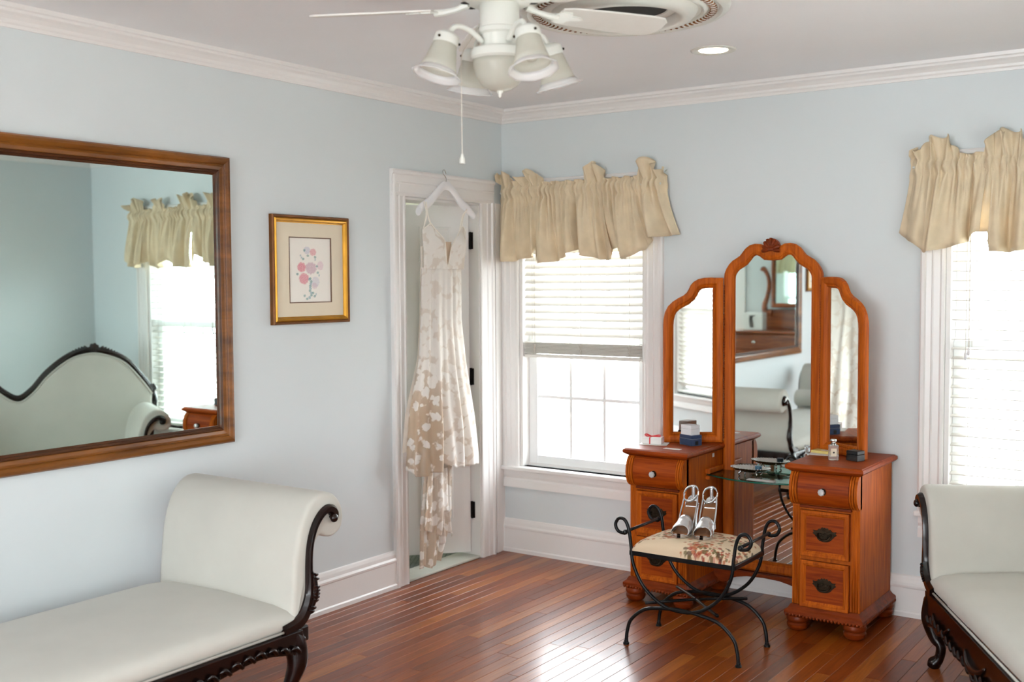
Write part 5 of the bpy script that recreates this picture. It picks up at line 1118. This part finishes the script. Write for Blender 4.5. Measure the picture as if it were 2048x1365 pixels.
for deg, in ((-62,), (28,), (-152,), (118,)):
    a = math.radians(deg); d = lat * math.cos(a) + aw * math.sin(a)
    d = d.normalized(); up = Vector((0, 0, 1)); P0 = FC + Vector((0, 0, 2.215)) + d * 0.055
    nk = FC + Vector((0, 0, 2.222)) + d * 0.172
    bm = B(); tube(bm, catmull([P0, FC + Vector((0, 0, 2.245)) + d * 0.10, FC + Vector((0, 0, 2.252)) + d * 0.145, nk], 5), 0.0085, 8); arm = FP_('lamp_arm', bm, 'white', smooth=True)
    ax = (Vector((0, 0, -1)) + d * 0.30).normalized(); rot = Vector((0, 0, 1)).rotation_difference(ax).to_matrix().to_4x4(); Mx = Matrix.Translation(nk) @ rot
    bm = B(); lathe(bm, [(0.0, -0.010), (0.022, -0.010), (0.036, 0.0), (0.038, 0.006), (0.038, 0.026), (0.035, 0.028), (0.0, 0.026)], seg=20); tmat(bm, Mx); FP_('shade_holder', bm, 'white', arm, smooth='auto')
    for q in range(3):
        bm = B(); aa = q * 2.1 + 0.5; blob(bm, Mx @ Vector((0.040 * math.cos(aa), 0.040 * math.sin(aa), 0.016)), 0.0042); FP_('thumb_screw', bm, 'brass', arm)
    bm = B(); pr = [(0.033, 0.018), (0.036, 0.035), (0.041, 0.060), (0.047, 0.085), (0.054, 0.105)]; grid(bm, 28, 4, lambda u, v: (pr[round(v * 4)][0] * math.cos(2 * PI * u), pr[round(v * 4)][0] * math.sin(2 * PI * u), pr[round(v * 4)][1]), cu=True); tmat(bm, Mx); gsd = FP_('bell_shade', bm, 'frost', smooth=True, solid=0.0025)
    bm = B(); pr2 = [(0.054, 0.105), (0.060, 0.115), (0.068, 0.122), (0.073, 0.124)]; grid(bm, 36, 3, lambda u, v: ((pr2[round(v * 3)][0] + 0.0015 * v * math.cos(2 * PI * u * 9)) * math.cos(2 * PI * u), (pr2[round(v * 3)][0] + 0.0015 * v * math.cos(2 * PI * u * 9)) * math.sin(2 * PI * u), pr2[round(v * 3)][1]), cu=True); tmat(bm, Mx); FP_('clear_rim', bm, 'rim', gsd, smooth=True, solid=0.003)
    bm = B(); lathe(bm, [(0.0, 0.02), (0.014, 0.022), (0.016, 0.045), (0.024, 0.065), (0.024, 0.080), (0.014, 0.094), (0.0, 0.097)], seg=14); tmat(bm, Mx); FP_('bulb', bm, 'frost', gsd, smooth=True)
for deg in (27, 99, 171, 243, 315):
    a = math.radians(deg); d = (lat * math.cos(a) + aw * math.sin(a)).normalized(); n = Vector((0, 0, 1)).cross(d)
    Mx = Matrix.Translation(FC + Vector((0, 0, 2.318))) @ Matrix(((d.x, n.x, 0, 0), (d.y, n.y, 0, 0), (0, 0, 1, 0), (0, 0, 0, 1))) @ Matrix.Rotation(math.radians(-12), 4, 'X')
    ol = [(0.20 + (q0_ - 0.20) * 0.90, q1_) for q0_, q1_ in [(0.20, -0.045), (0.24, -0.056), (0.40, -0.064), (0.55, -0.068), (0.60, -0.062), (0.622, -0.040), (0.628, 0.0), (0.622, 0.040), (0.60, 0.062), (0.55, 0.068), (0.40, 0.064), (0.24, 0.056), (0.20, 0.045)]]
    bm = B(); prism(bm, ol, lambda a, b, h: Mx @ Vector((a, b, h)), 0, 0.006); bl_ = FP_('fan_blade', bm, 'blade', bevel=0.0015)
    bm = B(); tube(bm, [Mx @ Vector(p) for p in ((0.095, 0, 0.018), (0.13, 0, 0.004), (0.17, 0, -0.003), (0.20, 0, -0.004))], [0.014, 0.009, 0.010, 0.012], 8)
    prism(bm, [(0.185, -0.012), (0.205, -0.036), (0.235, -0.034), (0.245, -0.014), (0.275, -0.010), (0.29, 0.0), (0.275, 0.010), (0.245, 0.014), (0.235, 0.034), (0.205, 0.036), (0.185, 0.012)], lambda a, b, h: Mx @ Vector((a, b, h)), -0.005, 0.0)
    FP_('blade_iron', bm, 'white', bl_, bevel=0.001)
bm = B(); tube(bm, catmull([(1.563, -2.286, 2.292), (1.535, -2.305, 2.235), (1.513, -2.325, 2.185), (1.5115, -2.328, 2.12), (1.512, -2.328, 2.00), (1.5125, -2.328, 1.885)], 4), 0.0016, 6); ch = FP_('pull_chain', bm, 'cord')
bm = B(); lathe(bm, [(0.0, 1.888), (0.003, 1.887), (0.0045, 1.880), (0.0085, 1.872), (0.009, 1.858), (0.0, 1.857)], (1.5125, -2.328, 0), 12); FP_('chain_bell', bm, 'white', ch, smooth='auto')
# medallion
mc = Vector((1.662, -1.60, 0)); md = thing('ceiling_medallion', 'round white plaster ceiling medallion with beaded ring and black disc standing in for its shaded centre opening', 'medallion', (mc.x, mc.y, RH))
def MP(nm, prof, m, par=md, seg=72, **k):
    bm = B(); n = len(prof) - 1; grid(bm, seg, n, lambda u, v: (mc.x + prof[round(v * n)][0] * math.cos(2 * PI * u), mc.y + prof[round(v * n)][0] * math.sin(2 * PI * u), prof[round(v * n)][1]), cu=True); return obj(nm, bm, M[m], par, smooth='auto', **k)
MP('outer_ring', [(0.362, 2.44), (0.360, 2.432), (0.350, 2.422), (0.335, 2.420), (0.326, 2.428), (0.322, 2.432), (0.286, 2.430), (0.280, 2.422), (0.272, 2.418), (0.268, 2.430)], 'white')
MP('inner_torus', [(0.270, 2.43), (0.262, 2.424), (0.252, 2.428), (0.246, 2.416), (0.232, 2.402), (0.212, 2.396), (0.192, 2.402), (0.180, 2.416), (0.176, 2.428)], 'white')
MP('inner_dish', [(0.180, 2.428), (0.17, 2.432), (0.152, 2.434), (0.148, 2.4385), (0.145, 2.4385)], 'white')
bm = B(); lathe(bm, [(0.0, 2.4375), (0.150, 2.4375), (0.150, 2.4395), (0.0, 2.4395)], tuple(mc), 48); obj('opening_shade_disc', bm, M['void'], md)  # flat black disc: shade of the opening put into its colour
bm = B(); n = 78
for k in range(n):
    a = 2 * PI * k / n; blob(bm, mc + Vector((0.304 * math.cos(a), 0.304 * math.sin(a), 2.428)), 0.0125, 1.2, 0.62, 0.7, 6, Matrix.Rotation(a, 4, 'Z'))
obj('egg_moulding', bm, M['white'], md, kind='stuff', smooth=True)
bm = B()
for k in range(n):
    a = 2 * PI * (k + .5) / n; blob(bm, mc + Vector((0.304 * math.cos(a), 0.304 * math.sin(a), 2.4245)), 0.008, 1.9, 0.36, 0.7, 5, Matrix.Rotation(a, 4, 'Z'))
obj('dart_moulding', bm, M['frame'], md, kind='stuff')
# recessed light
dl = thing('recessed_ceiling_light', 'round recessed ceiling light glowing warm near the window wall', 'ceiling light', (1.624, -0.79, RH)); lc = Vector((1.624, -0.79, 0))
bm = B(); pr = [(0.092, 2.4395), (0.091, 2.436), (0.084, 2.434), (0.070, 2.435), (0.060, 2.4385)]; grid(bm, 40, 4, lambda u, v: (lc.x + pr[round(v * 4)][0] * math.cos(2 * PI * u), lc.y + pr[round(v * 4)][0] * math.sin(2 * PI * u), pr[round(v * 4)][1]), cu=True); obj('trim_ring', bm, M['white'], dl, smooth=True)
bm = B(); lathe(bm, [(0.0, 2.4365), (0.058, 2.4372), (0.060, 2.4395), (0.0, 2.4395)], tuple(lc), 32); obj('lamp_lens', bm, M['lamp'], dl)

# ------------------------------------------------------------------ dresser by the far wall (seen through two mirrors)
ds = thing('oak_dresser', 'oak dresser with swinging mirror on carved harp posts, seen reflected', 'dresser', (0.62, -6.05, 0))
X0, X1, Y0, Y1 = 0.10, 1.12, -6.27, -5.80
def DP(nm, bm, m, par=ds, **k): return obj(nm, bm, M[m], par, **k)
bm = B(); box(bm, X0, X1, Y0, Y1, 0.08, 0.96); DP('dresser_body', bm, 'oak_back', bevel=0.004)
bm = B(); box(bm, X0 - 0.03, X1 + 0.03, Y0, Y1 + 0.035, 0.965, 0.992); DP('dresser_top', bm, 'oak_back', bevel=0.008)
for r_, (za, zb) in enumerate(((0.80, 0.95), (0.57, 0.78), (0.34, 0.55), (0.11, 0.32))):
    bm = B(); box(bm, X0 + 0.04, X1 - 0.04, Y1 - 0.01, Y1 + 0.012, za, zb); d = DP('drawer', bm, 'oak_back', bevel=0.006)
    for xx in (X0 + 0.24, X1 - 0.24):
        bm = B(); lathe(bm, [(0.0, 0), (0.007, 0), (0.006, 0.010), (0.015, 0.016), (0.016, 0.024), (0.0, 0.028)], seg=14); tmat(bm, Matrix.Translation((xx, Y1 + 0.012, (za + zb) / 2)) @ Matrix.Rotation(-PI / 2, 4, 'X')); DP('knob', bm, 'chrome', d, smooth='auto')
for xx in (X0 + 0.04, X1 - 0.04):
    for yy in (Y0 + 0.04, Y1 - 0.04): bm = B(); lathe(bm, [(0.022, 0.0), (0.032, 0.01), (0.034, 0.04), (0.026, 0.06), (0.030, 0.08)], (xx, yy, 0), 16); DP('foot', bm, 'oak_back', smooth='auto')
bm = B(); box(bm, X0 + 0.10, X1 - 0.16, Y0 + 0.02, Y0 + 0.05, 0.992, 1.20); DP('splash_board', bm, 'oak_back', bevel=0.004)
for s in (-1, 1):
    xc = 0.56; bm = B()
    pth = [(0.30, 1.16), (0.37, 1.17), (0.385, 1.24), (0.355, 1.33), (0.335, 1.44), (0.345, 1.54), (0.375, 1.60), (0.40, 1.63), (0.415, 1.605)]
    sweep_arr([(xc + s * a, b) for a, b in [tuple(v)[:2] for v in catmull([(a, b, 0) for a, b in pth], 4)]], [0.07, 0.06, 0.05, 0.045, 0.04, 0.036, 0.04, 0.045, 0.04], lambda a, b, d: (a, Y0 + 0.05 + d, b), -0.01, 0.022, bm); DP('harp_post', bm, 'oak_back', smooth='auto')
O = [(0.26, 1.22), (0.86, 1.22), (0.86, 1.86), (0.80, 1.92), (0.32, 1.92), (0.26, 1.86)]
fn = lambda a, b, h: (a, Y0 + 0.06 + h, b)
bm = B(); ring(bm, O, [(0, 0), (0, 0.022), (0.01, 0.03), (0.035, 0.024), (0.045, 0.012), (0.045, 0)], fn); mf = DP('mirror_frame', bm, 'oak_back')
bm = B(); prism(bm, [tuple(p) for p in offset_poly(O, 0.04)], lambda a, b, h: fn(a, b, 0.006 + h), 0, 0.003); DP('mirror_glass', bm, 'mirror', mf)
t = thing('gift_bag', 'white gift bag with a dark botanical print on the dresser top', 'bag', (0.96, -5.98, 0.993))
bm = B(); box(bm, 0.85, 1.07, -6.04, -5.93, 0.993, 1.17); obj('bag_body', bm, M['paper'], t, bevel=0.002)
bm = B()
for k in range(4): tube(bm, catmull([(0.95 + 0.01 * k, -5.927, 1.02), (0.955 + 0.012 * k, -5.927, 1.07), (0.965 + 0.008 * k, -5.927, 1.12), (0.93 + 0.02 * k, -5.927, 1.145)], 4), 0.003, 5)
obj('printed_stem', bm, M['void'], t)

# ------------------------------------------------------------------ outdoors
bm = B(); box(bm, -30, 30, 0.4, 45, -0.75, -0.65); tag(obj('bounce_ground_back', bm, M['bounce_ground']), kind='structure')  # near-white ground, coloured to reflect light indoors
bm = B(); box(bm, RX + 0.4, 40, -45, 0.4, -0.75, -0.65); tag(obj('bounce_ground_right', bm, M['bounce_ground']), kind='structure')
def shrub(c, r, label):
    bm = B(); rr = random.Random(int(c[0] * 10) + 5)
    for q in range(520):
        v = Vector((rr.gauss(0, 1), rr.gauss(0, 1), rr.gauss(0, 1))).normalized() * rr.uniform(0.75, 1.05); p = Vector(c) + Vector((v.x * r, v.y * r, v.z * r * 0.8))
        a, b = Vector((rr.gauss(0, 1), rr.gauss(0, 1), rr.gauss(0, 1))).normalized() * 0.09, Vector((rr.gauss(0, 1), rr.gauss(0, 1), rr.gauss(0, 1))).normalized() * 0.05
        bm.faces.new([bm.verts.new(p + a), bm.verts.new(p + b), bm.verts.new(p - a), bm.verts.new(p - b)])
    t = thing('garden_shrub', label, 'shrub', (c[0], c[1], -0.65)); obj('foliage', bm, M['leaf'], t)
    bm = B(); tube(bm, [(c[0], c[1], -0.65), (c[0], c[1], c[2])], [0.06, 0.03], 8); obj('stem', bm, M['frame_dk'], t)
shrub((2.6, 7.0, 0.2), 1.0, 'pale leafy shrub outside the second window, seen in the wall mirror')
shrub((0.3, 16.0, 0.3), 1.3, 'faint pale shrub far outside the window beside the closet')
